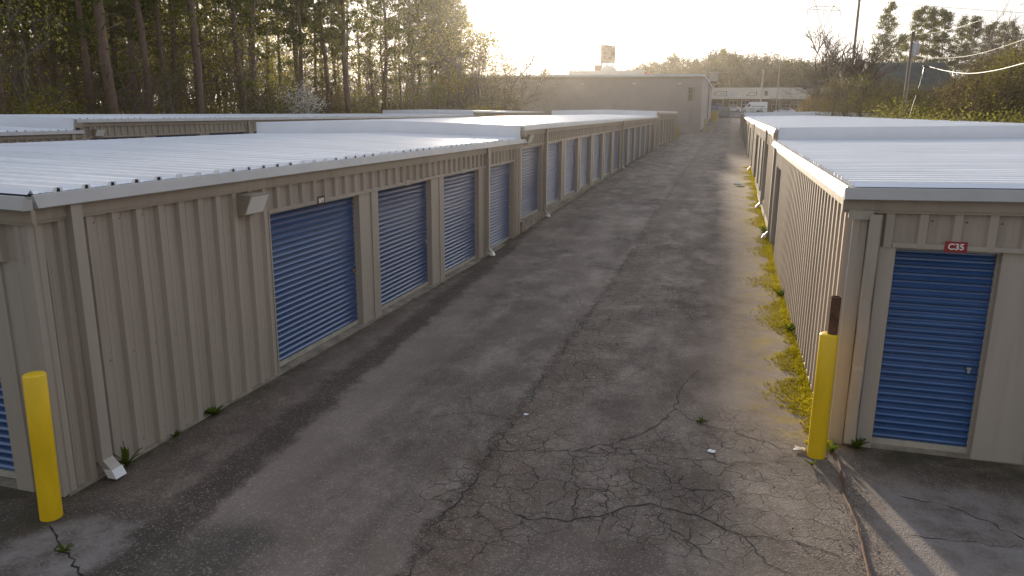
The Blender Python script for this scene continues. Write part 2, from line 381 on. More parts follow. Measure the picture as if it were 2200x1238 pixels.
col = g.mix(1.0, col, (1.34, 1.13, .97), 'MULTIPLY')
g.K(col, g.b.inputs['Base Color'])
g.K(g.ramp(mid, .3, .7, .92, .66), g.b.inputs['Roughness']); g.b.inputs['Specular IOR Level'].default_value = .35
nb = g.bump(agg.outputs['Distance'], .55, .006)
nb = g.bump(g.noise(9, 6, .7), .35, .02, nb)
nb = g.bump(g.math('SUBTRACT', 1, cr), .8, .012, nb)
g.K(nb, g.b.inputs['Normal'])
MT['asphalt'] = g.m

g = NG('leaf_litter_soil')
c = g.mix(g.ramp(g.noise(.12, 6), .4, .6), (.075, .058, .036), (.06, .075, .022))
c = g.mix(g.ramp(g.noise(3, 6, .7), .4, .7, 0, .7), c, (.13, .095, .06))
g.K(c, g.b.inputs['Base Color']); g.b.inputs['Roughness'].default_value = .95
g.K(g.bump(g.noise(4, 6, .7), .8, .08), g.b.inputs['Normal']); MT['soil'] = g.m

g = NG('parking_asphalt')
c = g.mix(g.ramp(g.noise(.2, 6), .4, .6), (.10, .095, .088), (.15, .14, .13))
g.K(c, g.b.inputs['Base Color']); g.b.inputs['Roughness'].default_value = .9; MT['lot'] = g.m
g = NG('spring_grass')
c = g.mix(g.ramp(g.noise(.5, 6), .4, .6), (.09, .11, .02), (.16, .16, .04))
g.K(c, g.b.inputs['Base Color']); g.b.inputs['Roughness'].default_value = .95; MT['grass'] = g.m

# ------------------------------------------------------------------ the ground
def sheet(name, xs, ys, dz, m, jitter=0):
    b = MB(); b.grid([[(x, y, gz(y)+dz) for x in xs] for y in ys])
    o = b.build(name, MT[m], smooth=True); tag(o, kind='structure'); return o
yy = sorted(set([float(v) for v in GY] + list(np.arange(-40, 120, 2.)) + list(np.arange(120, 320, 10.))))
sheet('ground', [-420, -120, -34, 0, 30, 120, 420], yy, -.04, 'soil')
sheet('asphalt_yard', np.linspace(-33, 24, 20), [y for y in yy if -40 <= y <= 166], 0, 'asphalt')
sheet('parking_lot', np.linspace(-60, 45, 8), [y for y in yy if 166 <= y <= 206], .004, 'lot')
sheet('grass_bank', np.linspace(-40, 40, 6), [y for y in yy if 206 <= y <= 228], .05, 'grass')

# ------------------------------------------------------------------ storage buildings
PITCH_R = .33
def rib_profile(y0, y1, pitch=PITCH_R, h=.050, off=.0):
    """list of (y, out) along a ribbed sheet"""
    p = [(y0, 0.)]
    k = math.floor((y0-off)/pitch)
    while k*pitch+off < y1+pitch:
        c = k*pitch+off
        for d, o in ((-.062, 0), (-.040, h), (.040, h), (.062, 0), (.120, 0), (.126, .004), (.137, .004), (.143, 0), (.187, 0), (.193, .004), (.204, .004), (.210, 0)):
            y = c+d
            if y0+1e-4 < y < y1-1e-4: p.append((y, o))
        k += 1
    p.append((y1, 0.)); return p

class Side:
    """frame of a wall: u runs along the wall, o is outward, z up"""
    def __init__(s, origin, udir, odir): s.o, s.u, s.n = Vector(origin), Vector(udir), Vector(odir)
    def __call__(s, u, o, z): p = s.o + s.u*u + s.n*o; return (p.x, p.y, z)

def panel(b, sd, u0, u1, z0, z1, mi=0, off=0., ribbed=True):
    pr = rib_profile(u0, u1, h=getattr(sd, 'rib', .050)) if ribbed else [(u0, 0), (u1, 0)]
    b.grid([[sd(u, o+off, z0(u) if callable(z0) else z0) for u, o in pr], [sd(u, o+off, z1(u) if callable(z1) else z1) for u, o in pr]], mi)
    if not ribbed: return
    za = z0((u0+u1)/2) if callable(z0) else z0; zb = z1((u0+u1)/2) if callable(z1) else z1
    for z in (za+.12, za+1.15, zb-.16) if zb-za > 1.5 else (zb-.16,):
        k = math.ceil((u0-.09)/PITCH_R)
        while k*PITCH_R+.09 < u1-.03:
            c = k*PITCH_R+.09
            if c > u0+.02: sbox(b, sd, c-.008, c+.008, off+.001, off+.007, z-.008, z+.008, 1)
            k += 1

def sbox(b, sd, u0, u1, o0, o1, z0, z1, mi=0):
    f0 = z0 if callable(z0) else (lambda u: z0); f1 = z1 if callable(z1) else (lambda u: z1)
    b.hexa([sd(u, o, f(u)) for f in (f0, f1) for o in (o0, o1) for u in (u0, u1)], mi)

DOOR_ME = {}
def roll_door(bld, sd, u0, u1, zf, h, lockside=1, lock='steel'):
    """corrugated curtain set back 11 cm, bottom bar, latch, side tracks"""
    rec = -.11
    b = MB(); prof = []
    z = 0.; P = .086
    top = h
    rows = []
    z = .075
    while z < top:
        for dz, o in ((0, 0), (.010, .015), (.034, .021), (.048, .007), (.058, -.006), (.078, -.008)):
            if z+dz <= top: rows.append((z+dz, o))
        z += P
    rows.append((top, 0))
    b.grid([[sd(u0, rec+o, zf+zz), sd(u1, rec+o, zf+zz)] for zz, o in rows])
    d = b.build('roll_up_door', MT['door'], bld)
    b = MB(); sbox(b, sd, u0, u1, rec-.01, rec+.03, zf+.006, zf+.075)
    b.build('bottom_bar', MT['bar'], d)
    b = MB(); c = u1-.13 if lockside > 0 else u0+.13
    sbox(b, sd, c-.02, c+.03, rec+.02, rec+.026, zf+1.0, zf+1.024); sbox(b, sd, c-.012, c+.014, rec+.026, rec+.046, zf+.965, zf+1.01)
    b.build('latch', MT[lock], d)
    for a_ in (u0-.003, u1-.027):
        b = MB(); sbox(b, sd, a_, a_+.03, rec-.005, rec+.035, zf, zf+h); b.build('door_track', MT['trim'], d)
    return d

def text(txt, size, sd, u, o, z, parent, m, uflip=1):
    cu = bpy.data.curves.new('lettering', 'FONT'); cu.body = txt; cu.size = size; cu.align_x = 'CENTER'; cu.align_y = 'CENTER'; cu.extrude = .002
    cu.offset = .0022*size/.1
    tmp = bpy.data.objects.new('tmp', cu); C.objects.link(tmp); dg = bpy.context.evaluated_depsgraph_get(); dg.update()
    me = bpy.data.meshes.new_from_object(tmp.evaluated_get(dg)); bpy.data.objects.remove(tmp)
    me.materials.clear(); me.materials.append(m); me.name = 'lettering'
    ob = bpy.data.objects.new('lettering', me); C.objects.link(ob)
    X = sd.u*uflip; Z = sd.n; Y = Vector((0, 0, 1))
    mt = Matrix((X, Y, Z)).transposed().to_4x4(); p = sd(u, o, z); mt.translation = Vector(p)
    ob.parent = parent; ob.matrix_parent_inverse = Matrix.Translation(-world_loc(parent)); ob.matrix_basis = mt
    return ob

def downspout(bld, sd, u, ztop, zbot, w=.13):
    b = MB(); sbox(b, sd, u-w/2, u+w/2, .035, .135, zbot+.22, ztop)
    d = b.build('downspout', MT['trim'], bld)
    b = MB()
    p = [sd(u+a, o, z) for z, sh in ((zbot+.22, 0), (zbot+.12, .10)) for o in (.035+sh, .135+sh) for a in (-w/2, w/2)]
    b.hexa(p); b.build('elbow', MT['trim'], d)
    b = MB()
    p = [sd(u+a, o, z) for z, o0, o1 in ((zbot+.125, .13, .24), (zbot+.035, .18, .285)) for o in (o0, o1) for a in (-w/2-.006, w/2+.006)]
    b.hexa(p); b.build('outlet', MT['white'], d)

def wall_lamp(bld, sd, u, z, flip=1):
    b = MB()
    w = .205
    A = [sd(u-w, .03, z-.15), sd(u+w, .03, z-.15), sd(u-w, .13, z-.15), sd(u+w, .13, z-.15), sd(u-w, .03, z+.13), sd(u+w, .03, z+.13), sd(u-w, .26, z+.13), sd(u+w, .26, z+.13)]
    b.hexa(A); l = b.build('wall_lamp', MT['lampbox'], bld, bevel=.008)
    b = MB()
    fo = lambda t: .13+.13*t
    b.hexa([sd(u+a_, fo(t)+d_, z-.15+.28*t) for t in (.07, .90) for d_ in (.004, .022) for a_ in (-w+.02, w-.02)])
    b.build('lens', MT['lens'], l)

def roof_section(bld, sd, width, ridge, u0, u1, ze, slope=.022):
    """gable sheet roof; ribs run from eave to ridge; ze(u) is the eave height"""
    b = MB(); over = .06
    ur = []
    for u, o in rib_profile(u0, u1, PITCH_R, .040):
        ur.append((u, o))
    n = 5
    rows = []
    for o in [over, -ridge*.5, -ridge, -(ridge+width)/2, -width-over]:
        dz = slope*(-o if -o <= ridge else 2*ridge+o)
        rows.append([sd(u, o, ze(u)+dz+h*1.0) for u, h in ur])
    b.grid(rows)
    # underside and end fills
    rows2 = []
    for o in [over, -ridge, -width-over]:
        dz = slope*(-o if -o <= ridge else 2*ridge+o)
        rows2.append([sd(u, o, ze(u)+dz-.03) for u in (u0, u1)])
    b.grid(rows2)
    # dark open rib ends along the eave
    k = math.floor(u0/PITCH_R)
    while k*PITCH_R < u1:
        c = k*PITCH_R
        hh = (k*2654435761 % 97)/97
        if u0 < c-.05 and c+.05 < u1:
            e = over+.002; b.face([sd(c-.062, e, ze(c)-.004), sd(c+.062, e, ze(c)-.004), sd(c+.040, e, ze(c)+.040), sd(c-.040, e, ze(c)+.040)], 0)
        if u0 < c-.05 and c+.05 < u1 and hh < .6:
            e = over+.005; q = .38+.35*hh
            b.face([sd(c-.050*q, e, ze(c)-.004), sd(c+.050*q, e, ze(c)-.004), sd(c+.034*q, e, ze(c)+.030), sd(c-.034*q, e, ze(c)+.034)], 1)
        k += 1
    return b.build('roof', [MT['roof'], MT['dark']], bld)

def gutter(bld, sd, u0, u1, ze, o0=.05, closed=True):
    """box gutter with a rolled pale lip, tan fascia under it"""
    b = MB()
    prof = [(.05, -.03), (.055, -.127), (.158, -.127), (.166, -.118), (.128, -.006), (.120, .002), (.112, -.004), (.085, -.03)]
    us = np.linspace(u0, u1, max(2, int((u1-u0)/2.6)+1))
    rnd = random.Random(int(u0*10))
    b.grid([[sd(u, o0-.05+o, ze(u)+z+(0 if i in (0, len(us)-1) else .0)) for i, u in enumerate(us)] for o, z in prof])
    for u in (u0, u1):
        b.face([sd(u, o0-.05+o, ze(u)+z) for o, z in prof])
    for u in us[1:-1]:   # lap joints
        b.grid([[sd(a, o0-.05+o*1.02+.002, ze(a)+z-.001) for a in (u-.02, u+.02)] for o, z in prof[2:6]])
    g_ = b.build('gutter', MT['gutter'], bld)
    b = MB(); sbox(b, sd, u0+.002, u1-.002, .034, .078, lambda u: ze(u)-.245, lambda u: ze(u)-.128)
    sbox(b, sd, u0+.003, u1-.003, .034, .066, lambda u: ze(u)-.275, lambda u: ze(u)-.247)
    b.build('fascia', MT['fascia'], bld)
    return g_

def side_face(bld, sd, secs, doors_by_sec, spouts, lamps, slab_out=.03, pier=True, plates=None, hdr=2.33):
    """build the alley face: sections are (u0,u1,zfloor(u),zeave(u))"""
    wb, jb = MB(), MB()
    for si, (u0, u1, zf, ze) in enumerate(secs):
        doors = doors_by_sec[si]
        top = lambda u, ze=ze: ze(u)-.2
        cur = u0
        for di, (a, c, zd, h) in enumerate(doors):
            # what lies between the previous opening and this one
            gap = a-cur
            if gap > 1.0:
                panel(wb, sd, cur, a-.02, zf, top)
            elif gap > 0.02:
                d = MB(); sbox(d, sd, cur, a, -.16, .012, lambda u: zf(u)-.02, zd+h+.03)
                # shallow groove down the pier
                if gap > .4: sbox(d, sd, cur+gap*.62, a+.001, .012, .034, lambda u: zf(u)-.02, zd+h+.03)
                d.build('door_pier', MT['trim'], bld)
                panel(wb, sd, cur, a, zd+h+.03, top)
            panel(wb, sd, a-.02 if gap > 1 else a, c, zd+h+.03, top)
            # right reveal and head of the opening
            sbox(jb, sd, c-.004, c+.03, -.16, .006, zd-.02, zd+h+.03)
            if gap > 1.0: sbox(jb, sd, a-.03, a, -.13, .036, zd-.02, zd+h+.04)
            sbox(jb, sd, a, c, -.16, -.03, zd+h, zd+h+.03)
            cur = c
        if u1-cur > .02: panel(wb, sd, cur, u1, zf, top)
        # contiguous header trims
        if doors:
            run = [doors[0][0], doors[0][1]]; zz = doors[0][2]+doors[0][3]; runs = []
            for (a, c, zd, h) in doors[1:]:
                if a-run[1] > 1.0 or abs(zd+h-zz) > .12: runs.append((run, zz)); run = [a, c]; zz = zd+h
                else: run[1] = c
            runs.append((run, zz))
            for (a, c), z in runs:
                z2 = doors[-1][2]+doors[-1][3]
                zl = lambda u, z=z: np.interp(u, [q[0] for q in doors], [q[2]+q[3] for q in doors])
                sbox(jb, sd, a-.04, c+.05, .0, .048, lambda u: zl(u)+.032, lambda u: zl(u)+.082)
    wb.build('ribbed_wall', [MT['wall'], MT['rust']], bld); jb.build('door_trim', MT['trim'], bld)

def lin(u0, z0, u1, z1): return lambda u: z0+(z1-z0)*(u-u0)/(u1-u0)

def storage_row(name, label, xa, s, secs, doors, width, ridge, spouts, lamps, front=None):
    """secs: (u0,u1,zfloor,ze0,ze1,width,ridge)"""
    bld = thing(name, label, 'storage building', (xa, secs[0][0], 0), 'rows of drive-up storage units')
    sd = Side((xa, 0, 0), (0, 1, 0), (s, 0, 0)); sd.rib = .068 if s < 0 else .050
    S_ = [(u0, u1, lin(u0, f0, u1, f1), lin(u0, z0, u1, z1)) for u0, u1, f0, f1, z0, z1, w_, r_ in secs]
    side_face(bld, sd, S_, doors, spouts, lamps)
    for si, (u0, u1, f0, f1, z0, z1, w_, r_) in enumerate(secs):
        ze = S_[si][3]; zf = S_[si][2]
        ds = doors[si]
        for (a, c, zd, h) in ds:
            roll_door(bld, sd, a, c, zd, h, 1, 'brass' if (si == 0 and a == ds[0][0]) else 'steel')
        st = u0-(.12 if si else 0)
        roof_section(bld, sd, w_, r_, st, u1-.12 if si < len(secs)-1 else u1+.08, ze)
        gutter(bld, sd, st, u1+(.12 if si < len(secs)-1 else .08), ze)
        # back wall, slab
        b = MB(); b.grid([[sd(u, -w_, -.3), sd(u, -w_, ze(u)-.04)] for u in (u0, u1)]); b.build('rear_wall', MT['wall'], bld)
        b = MB(); n = max(2, int((u1-u0)/3)); us = np.linspace(u0, u1, n)
        for i in range(n-1): sbox(b, sd, us[i], us[i+1], -w_, .062 + .022*((i*7) % 3), lambda u: gz(u)-.4, lambda u: zf(u)+.0)
        b.build('foundation', MT['slab'], bld)
        # end of the section: step face over the lower roof, or the last gable
        def gab(u, y0, y1, zlow):
            b = MB(); pts = [(0.03, ze(u)), (-r_*.5, ze(u)+.011*r_), (-r_, ze(u)+.022*r_), (-w_-.03, ze(u)+.022*(2*r_-w_))]
            b.grid([[sd(y0, o, zlow) for o, z in pts], [sd(y0, o, z+.035) for o, z in pts]])
            b.grid([[sd(y1, o, zlow) for o, z in pts], [sd(y1, o, z+.035) for o, z in pts]])
            b.grid([[sd(y0, o, z+.035) for o, z in pts], [sd(y1, o, z+.035) for o, z in pts]])
            for o, z in (pts[0], pts[-1]): b.face([sd(y0, o, zlow), sd(y1, o, zlow), sd(y1, o, z+.035), sd(y0, o, z+.035)])
            return b
        if si:
            zl = S_[si-1][3](u0)-.15
            gab(u0, u0-.20, u0-.12, zl).build('step_flashing', MT['face'], bld)
            b = MB(); sbox(b, sd, u0-.20, u0+.10, .031, .17, ze(u0)-.30, ze(u0)-.126); b.build('fascia_return', MT['fascia'], bld)
        if si == len(secs)-1:
            gab(u1, u1, u1+.05, -.2).build('end_wall', MT['wall'], bld)
    for u in spouts:
        for (u0, u1, zf, ze) in S_:
            if u0 <= u < u1: downspout(bld, sd, u, ze(u)-.12, gz(u))
    for u, z in lamps: wall_lamp(bld, sd, u, z)
    return bld, sd, S_

# ---- left row
dB1 = [(9.02, 11.72, .03, 2.305), (12.41, 15.03, .03, 2.305), (15.73, 18.28, .03, 2.305), (18.94, 21.48, .03, 2.305)]
dB2 = [(22.45+3.2*k+.45*(k > 6)*(k-6)*.12, 25.0+3.2*k+.45*(k > 6)*(k-6)*.12, .455+.28*k/12, 2.24) for k in range(13)]
dB3 = [(66.7+3.3*k, 69.3+3.3*k, 1.06+.01*k, 2.2) for k in range(6)]
rowB, sdB, SB = storage_row('storage_building', 'long tan storage row left of the alley, its first blue door plated B09', -6.13, 1,
    [(5.28, 22.35, .025, .025, 3.0, 3.0, 9.1, 4.3), (22.35, 66, .44, .74, 3.37, 3.60, 9.1, 4.3), (66, 90, 1.05, 1.1, 4.0, 4.05, 9.1, 4.3)],
    [dB1, dB2, dB3], 9.1, 4.3, [5.72, 18.78, 25.3, 44.6, 66.3], [(8.5, 2.57), (22.75, 3.0)])
# ---- right row
dC1 = [(20.55, 22.65, .03, 2.3)]
dC2 = [(28.4+3.6*k, 31.2+3.6*k, .50+.02*k, 2.2) for k in range(4)] + [(47.2+3.6*k, 50+3.6*k, .66+.02*k, 2.2) for k in range(3)] + [(61+3.6*k, 63.8+3.6*k, .76+.02*k, 2.2) for k in range(3)] + [(74.5+3.6*k, 77.3+3.6*k, .86+.02*k, 2.2) for k in range(4)]
rowC, sdC, SCs = storage_row('storage_building', 'tan storage row right of the alley with door C35 in its near end', 1.4, -1,
    [(8.88, 24, .02, .02, 3.0, 3.0, 12.4, 6.2), (24, 89, .45, .85, 3.37, 3.62, 12.4, 6.2), (89, 118, 1.1, 1.2, 4.0, 4.05, 14.5, 7.2)],
    [dC1, dC2, []], 12.4, 6.2, [23.4, 29.9, 46.3, 60.2], [])
# ---- row behind the left one
dA2 = [(22.8+3.38*k, 25.55+3.38*k, .50+.02*k, 2.2) for k in range(13)]
dA3 = [(67.6+3.38*k, 70.3+3.38*k, 1.0, 2.2) for k in range(7)]
rowA, sdA, SA = storage_row('storage_building', 'farther tan metal storage row beyond the left roof, at the foot of the woods', -22.9, 1,
    [(-6, 22.35, .025, .025, 3.03, 3.03, 9.1, 4.3), (22.35, 67, .48, .78, 3.42, 3.55, 9.1, 4.3), (67, 94, .95, 1.0, 3.92, 3.95, 9.1, 4.3)],
    [[], dA2, dA3], 9.1, 4.3, [22.0, 32.5, 46], [(23.15, 2.93)])

# ---- gable ends toward the viewer
def front_end(bld, origin, udir, width, ridge, ze0, doors, zf=.008):
    sd = Side(origin, udir, (0, -1, 0))
    ze = lambda u: ze0 + .022*(u if u <= ridge else 2*ridge-u)
    zfl = lambda u: zf
    side_face(bld, sd, [(0, width, zfl, ze)], [doors], [], [])
    for (a, c, zd, h) in doors: roll_door(bld, sd, a, c, zd, h, 1)
    zs = lambda u: ze(max(u, 0))-.003
    for a, c in ((-.165, ridge), (ridge+.001, width+.05)):
        gutter(bld, sd, a, c, zs)
    b = MB(); sbox(b, sd, 0, width, -.2, .026, -.4, zf); b.build('foundation', MT['slab'], bld)
    b = MB(); sbox(b, sd, -.034, .11, .0355, .039, zf, lambda u: ze(u)-.27); sbox(b, sd, -.0385, -.0345, -.12, .039, zf, lambda u: ze(u)-.28)
    b.build('corner_trim', MT['trim'], bld)
    return sd
fB = front_end(rowB, (-6.13, 5.28, 0), (-1, 0, 0), 9.1, 4.3, 3.0, [(.56, 3.2, .03, 2.305), (3.9, 6.5, .03, 2.305)])
fC = front_end(rowC, (1.4, 8.88, 0), (1, 0, 0), 12.4, 6.2, 3.0, [(.42, 1.46, .012, 2.32), (2.3, 3.34, .012, 2.32), (4.2, 6.8, .012, 2.32)])
fA = front_end(rowA, (-22.9, -6, 0), (-1, 0, 0), 9.1, 4.3, 3.03, [])
b = MB(); r_ = random.Random(8)
b.grid([[fC(u+r_.uniform(-.006, .006), o, z+r_.uniform(-.008, .008)) for u, o in ((-.09, .03), (-.092, .085), (-.03, .088), (.07, .086), (.16, .082))] for z in (2.66, 2.70, 2.752)])
b.build('corner_cap', MT['trim'], rowC)
# bruised downspout at the right-hand corner
b = MB(); rows = []
rr = random.Random(3)
for z in (.06, .5, .95, 1.0, 1.32, 1.38, 1.75, 2.2, 2.72):
    j = 0 if z < .2 or z > 2.1 else rr.uniform(-.022, .02)
    rows.append([fC(u+j*.4, o+(j if o > .06 else 0), z) for u, o in ((.12, .04), (.12, .12), (.225, .135), (.24, .115), (.24, .04))])
b.grid(rows); b.build('downspout', MT['trim'], rowC)

def plate(bld, sd, u, z, w_, h, m, txt=None, flip=1, size=.1):
    b = MB(); sbox(b, sd, u-w_/2, u+w_/2, .050, .056, z-h/2, z+h/2); p = b.build('number_plate', m, bld)
    if txt: text(txt, size, sd, u, .058, z, p, MT['letter'], flip)
    return p
plate(rowB, sdB, 10.38, 2.40, .22, .14, MT['maroon'], 'B09', 1, .10)
for (a, c, zd, h) in dB1[1:]: plate(rowB, sdB, (a+c)/2, zd+h+.06, .2, .11, MT['trim'])
for (a, c, zd, h) in dB2[:8]: plate(rowB, sdB, (a+c)/2, zd+h+.06, .2, .11, MT['trim'])
plate(rowC, fC, .995, 2.40, .215, .115, MT['red'], 'C35', 1, .092)

# ------------------------------------------------------------------ bollards, pipes, litter, weeds
def bollard(label, x, y, top, r, lean=(0, 0), pipe=None):
    t = thing('bollard', label, 'bollard', (x, y, gz(y)), 'yellow safety bollards')
    b = MB(); n = 28; rows = []
    for z, q in ((-.05, r), (top*.5, r*.995), (top-.012, r), (top, r-.010), (top+.004, r*.6), (top+.006, .001)):
        rows.append([(x+lean[0]*z+q*math.cos(2*math.pi*k/n), y+lean[1]*z+q*math.sin(2*math.pi*k/n), gz(y)+z) for k in range(n+1)])
    b.grid(rows); b.build('sleeve', MT['yellow'], t, smooth=True)
    if pipe:
        b = MB(); z0, z1, pr = top+.001, pipe, .053
        b.tube([(x+.03+lean[0]*z0, y, z0), (x+.03+lean[0]*z1, y, z1)], pr, 20, False)
        b.tube([(x+.03+lean[0]*z1, y, z1), (x+.03+lean[0]*z0, y, z0)], pr-.008, 20, False)
        b.grid([[(x+.03+lean[0]*z1+q*math.cos(2*math.pi*k/20), y+q*math.sin(2*math.pi*k/20), z1) for k in range(21)] for q in (pr-.008, pr)])
        b.build('steel_core', MT['rust'], t)
    else:
        pass
    return t
bollard('yellow bollard with a smooth domed top at the corner of the left building', -5.92, 4.93, 1.43, .096, (.028, 0))
bollard('yellow bollard with a rusty pipe sticking out of its top, at the right building corner', 1.19, 8.44, 1.44, .098, (.0, 0), 1.86)
def slim(label, p, h, r=.09):
    t = thing('bollard', label, 'bollard', (p[0], p[1], gz(p[1])), 'yellow safety bollards')
    b = MB(); b.tube([(p[0], p[1], gz(p[1])-.1), (p[0], p[1], gz(p[1])+h-.04), (p[0], p[1], gz(p[1])+h)], [r, r, r*.6], 12); b.build('post', MT['fadedyellow'], t)
slim('slim yellow bollard leaning at the corner of the grey block building', (-3.55, 111), 2.0, .1)
slim('yellow post at the far end of the left storage row, nearer of two', (-5.95, 89.0), 1.5, .09)
slim('yellow post at the far end of the left storage row, farther of two', (-5.85, 91.0), 1.5, .09)

# thin steel bar lying in the seam beside the right building corner
b = MB(); rnd = random.Random(5)
pts = [(1.385+.018*math.sin(i*.7)+rnd.uniform(-.008, .008), 8.55-i*.16, .022+.012*math.sin(i*.9)) for i in range(20)]
b.tube(pts, .012, 6); tag(b.build('steel_bar', MT['rust']), 'thin rusty steel bar lying in the pavement seam near the right bollard', 'bar')
b = MB(); pts = [(1.355+rnd.uniform(-.004, .004), 9.0+i*.35, .03) for i in range(14)]
b.tube(pts, .011, 6); tag(b.build('conduit', MT['steel']), 'pale conduit lying along the foot of the right ribbed wall', 'conduit')

# crack seam strips: jagged open cracks as shallow dark channels
def crack(b, pts, w0, seed, jag=.035):
    r = random.Random(seed); P = []
    for (x0, y0), (x1, y1) in zip(pts[:-1], pts[1:]):
        d = math.hypot(x1-x0, y1-y0); n = max(2, int(d/.07))
        for i in range(n):
            t = i/n; nx, ny = -(y1-y0)/d, (x1-x0)/d; j = r.uniform(-jag, jag)
            P.append((x0+(x1-x0)*t+nx*j, y0+(y1-y0)*t+ny*j))
    P.append(pts[-1]); L_, Rr = [], []
    for i, p in enumerate(P):
        q = P[min(i+1, len(P)-1)]; o = P[max(0, i-1)]
        tx, ty = q[0]-o[0], q[1]-o[1]; d = math.hypot(tx, ty) or 1
        w_ = .72*w0*r.uniform(.3, 1.2)*(1 if 0 < i < len(P)-1 else .1)
        L_.append((p[0]-ty/d*w_, p[1]+tx/d*w_, gz(p[1])+.004)); Rr.append((p[0]+ty/d*w_, p[1]-tx/d*w_, gz(p[1])+.004))
    b.grid([L_, Rr])
b = MB()
crack(b, [(-2.39, 7.47), (-1.48, 7.75), (-1.0, 8.15), (-.67, 8.67), (-.44, 9.36), (-.41, 10.26)], .010, 1)
crack(b, [(-1.75, 6.19), (-1.22, 6.26), (-.9, 6.49), (-.49, 6.84), (-.04, 6.7), (.39, 6.49), (.79, 6.5), (1.2, 6.36)], .011, 2)
crack(b, [(-1.45, 7.63), (-1.26, 6.91), (-1.19, 6.36)], .009, 3)
crack(b, [(-.82, 7.58), (-.73, 7.28), (-.51, 7.03), (-.34, 7.18), (-.42, 7.59), (-.67, 7.63)], .007, 4)
crack(b, [(-5.81, 4.79), (-5.41, 4.52), (-5.01, 4.35), (-4.6, 4.05)], .014, 5)
crack(b, [(-1.48, 7.75), (-.6, 7.9), (.2, 7.95), (.95, 8.2)], .007, 6)
crack(b, [(-.34, 7.18), (.2, 7.3), (.9, 7.35)], .006, 7)
crack(b, [(-.44, 9.36), (-.13, 8.98), (.42, 8.8), (.89, 8.5)], .008, 8)
crack(b, [(-.49, 6.84), (-.35, 6.5), (-.05, 6.2), (.1, 5.9)], .007, 9)
crack(b, [(1.9, 7.7), (2.4, 7.6), (2.9, 7.1), (3.3, 6.9)], .008, 10)
crack(b, [(1.75, 6.9), (2.2, 6.95), (2.8, 7.0)], .006, 11)
for i_, (ya, yb) in enumerate(((4.2, 5.2), (5.9, 7.0), (7.3, 8.4), (9.0, 10.2), (11.0, 12.1), (13.0, 15.5), (17.5, 21), (23, 29), (33, 44), (50, 64), (70, 88))):
    crack(b, [(-2.33-.006*(ya-4)+.05*math.sin(ya*3), ya), (-2.33-.006*(yb-4)+.05*math.sin(yb*3), yb)], .012, 12+i_, .04)
crack(b, [(-2.5, 17.8), (-1.6, 18.3), (-.8, 17.8), (.2, 18.1)], .010, 13)
crack(b, [(-4.2, 18.0), (-3.3, 17.4), (-2.5, 17.8)], .009, 14)
crack(b, [(-2.5, 14), (-2.9, 15.2), (-2.6, 16.2)], .009, 15)
crack(b, [(-1.0, 12.4), (-.5, 12.9), (.3, 12.7)], .007, 16)
for q in ([(-1.9, 9.6), (-1.3, 10.1), (-1.0, 10.9)], [(-3.4, 8.2), (-2.9, 8.5), (-2.35, 8.4)], [(-2.3, 6.4), (-1.9, 6.3), (-1.75, 6.19)], [(-.9, 6.49), (-.95, 6.95), (-1.26, 6.91)], [(-.41, 10.26), (-.2, 11.1)], [(.39, 6.49), (.55, 6.1), (.9, 5.9)], [(-.04, 6.7), (.1, 7.0), (.2, 7.3)], [(2.9, 7.1), (3.0, 6.6)], [(-2.5, 21), (-1.9, 21.6), (-1.4, 21.2), (-.5, 21.7)], [(-2.5, 26.5), (-1.2, 27)], [(-1.4, 14.6), (-.9, 15.4), (-1.0, 16.4), (-.5, 17)], [(-2.45, 12.3), (-1.9, 13.1), (-1.95, 14)]):
    crack(b, q, .007, int(q[0][1]*100), .03)
tag(b.build('asphalt_cracks', pmat('crack_fill', (.014, .012, .009), .95, .4, 20)), kind='structure')

# loose grit on the pavement
b = MB(); r_ = random.Random(21)
for i in range(2600):
    if i % 3 == 0: y = r_.uniform(4, 14); x = -2.2+r_.gauss(0, .28)
    elif i % 3 == 1: y = r_.uniform(5.8, 8.8); x = 1.40+r_.gauss(0, .12)
    else: y = 4+12*r_.random()**1.5; x = r_.uniform(-5.9, 3.4)
    q = r_.uniform(.003, .009)*(1.6 if r_.random() < .06 else 1); z = gz(y)
    if y > 8.8 and x > 1.3: continue
    p = [(x+q*r_.uniform(.6, 1.2)*math.cos(a), y+q*r_.uniform(.6, 1.2)*math.sin(a), z+.0005) for a in (0, 1.6, 3.1, 4.7)]; t_ = (x, y, z+q*.9)
    for k_ in range(4): b.face([p[k_], p[(k_+1) % 4], t_], i % 2)
tag(b.build('grit', [pmat('pale_grit', (.30, .27, .23), .9, .4, 30), pmat('brown_leaf_bits', (.16, .11, .06), .9, .5, 30)]), kind='stuff')

# moss tufts and grass at the foot of the right wall: uncountable ground cover
def tuft_field(name, spots, m, blade=(.02, .05), per=9, lean=.7, seed=1):
    r = np.random.default_rng(seed); v, f = [], []
    for (x, y, s) in spots:
        z = gz(y)
        for _ in range(per):
            a = r.uniform(0, 6.283); l = s*r.uniform(blade[0], blade[1]); wd = l*.28
            bx_, by_ = x+r.normal(0, .02*s), y+r.normal(0, .02*s)
            dx, dy = math.cos(a)*l*lean*r.uniform(.4, 1), math.sin(a)*l*lean*r.uniform(.4, 1)
            n = len(v)
            v += [(bx_-dy*.2-wd*.3, by_+dx*.2, z), (bx_+dy*.2+wd*.3, by_-dx*.2, z), (bx_+dx, by_+dy, z+l*r.uniform(.35, .9))]
            f.append((n, n+1, n+2))
    me = bpy.data.meshes.new(name); me.from_pydata(v, [], f); me.materials.append(m); me.update()
    o = bpy.data.objects.new(name, me); C.objects.link(o); return o
rg = np.random.default_rng(4); sp = []
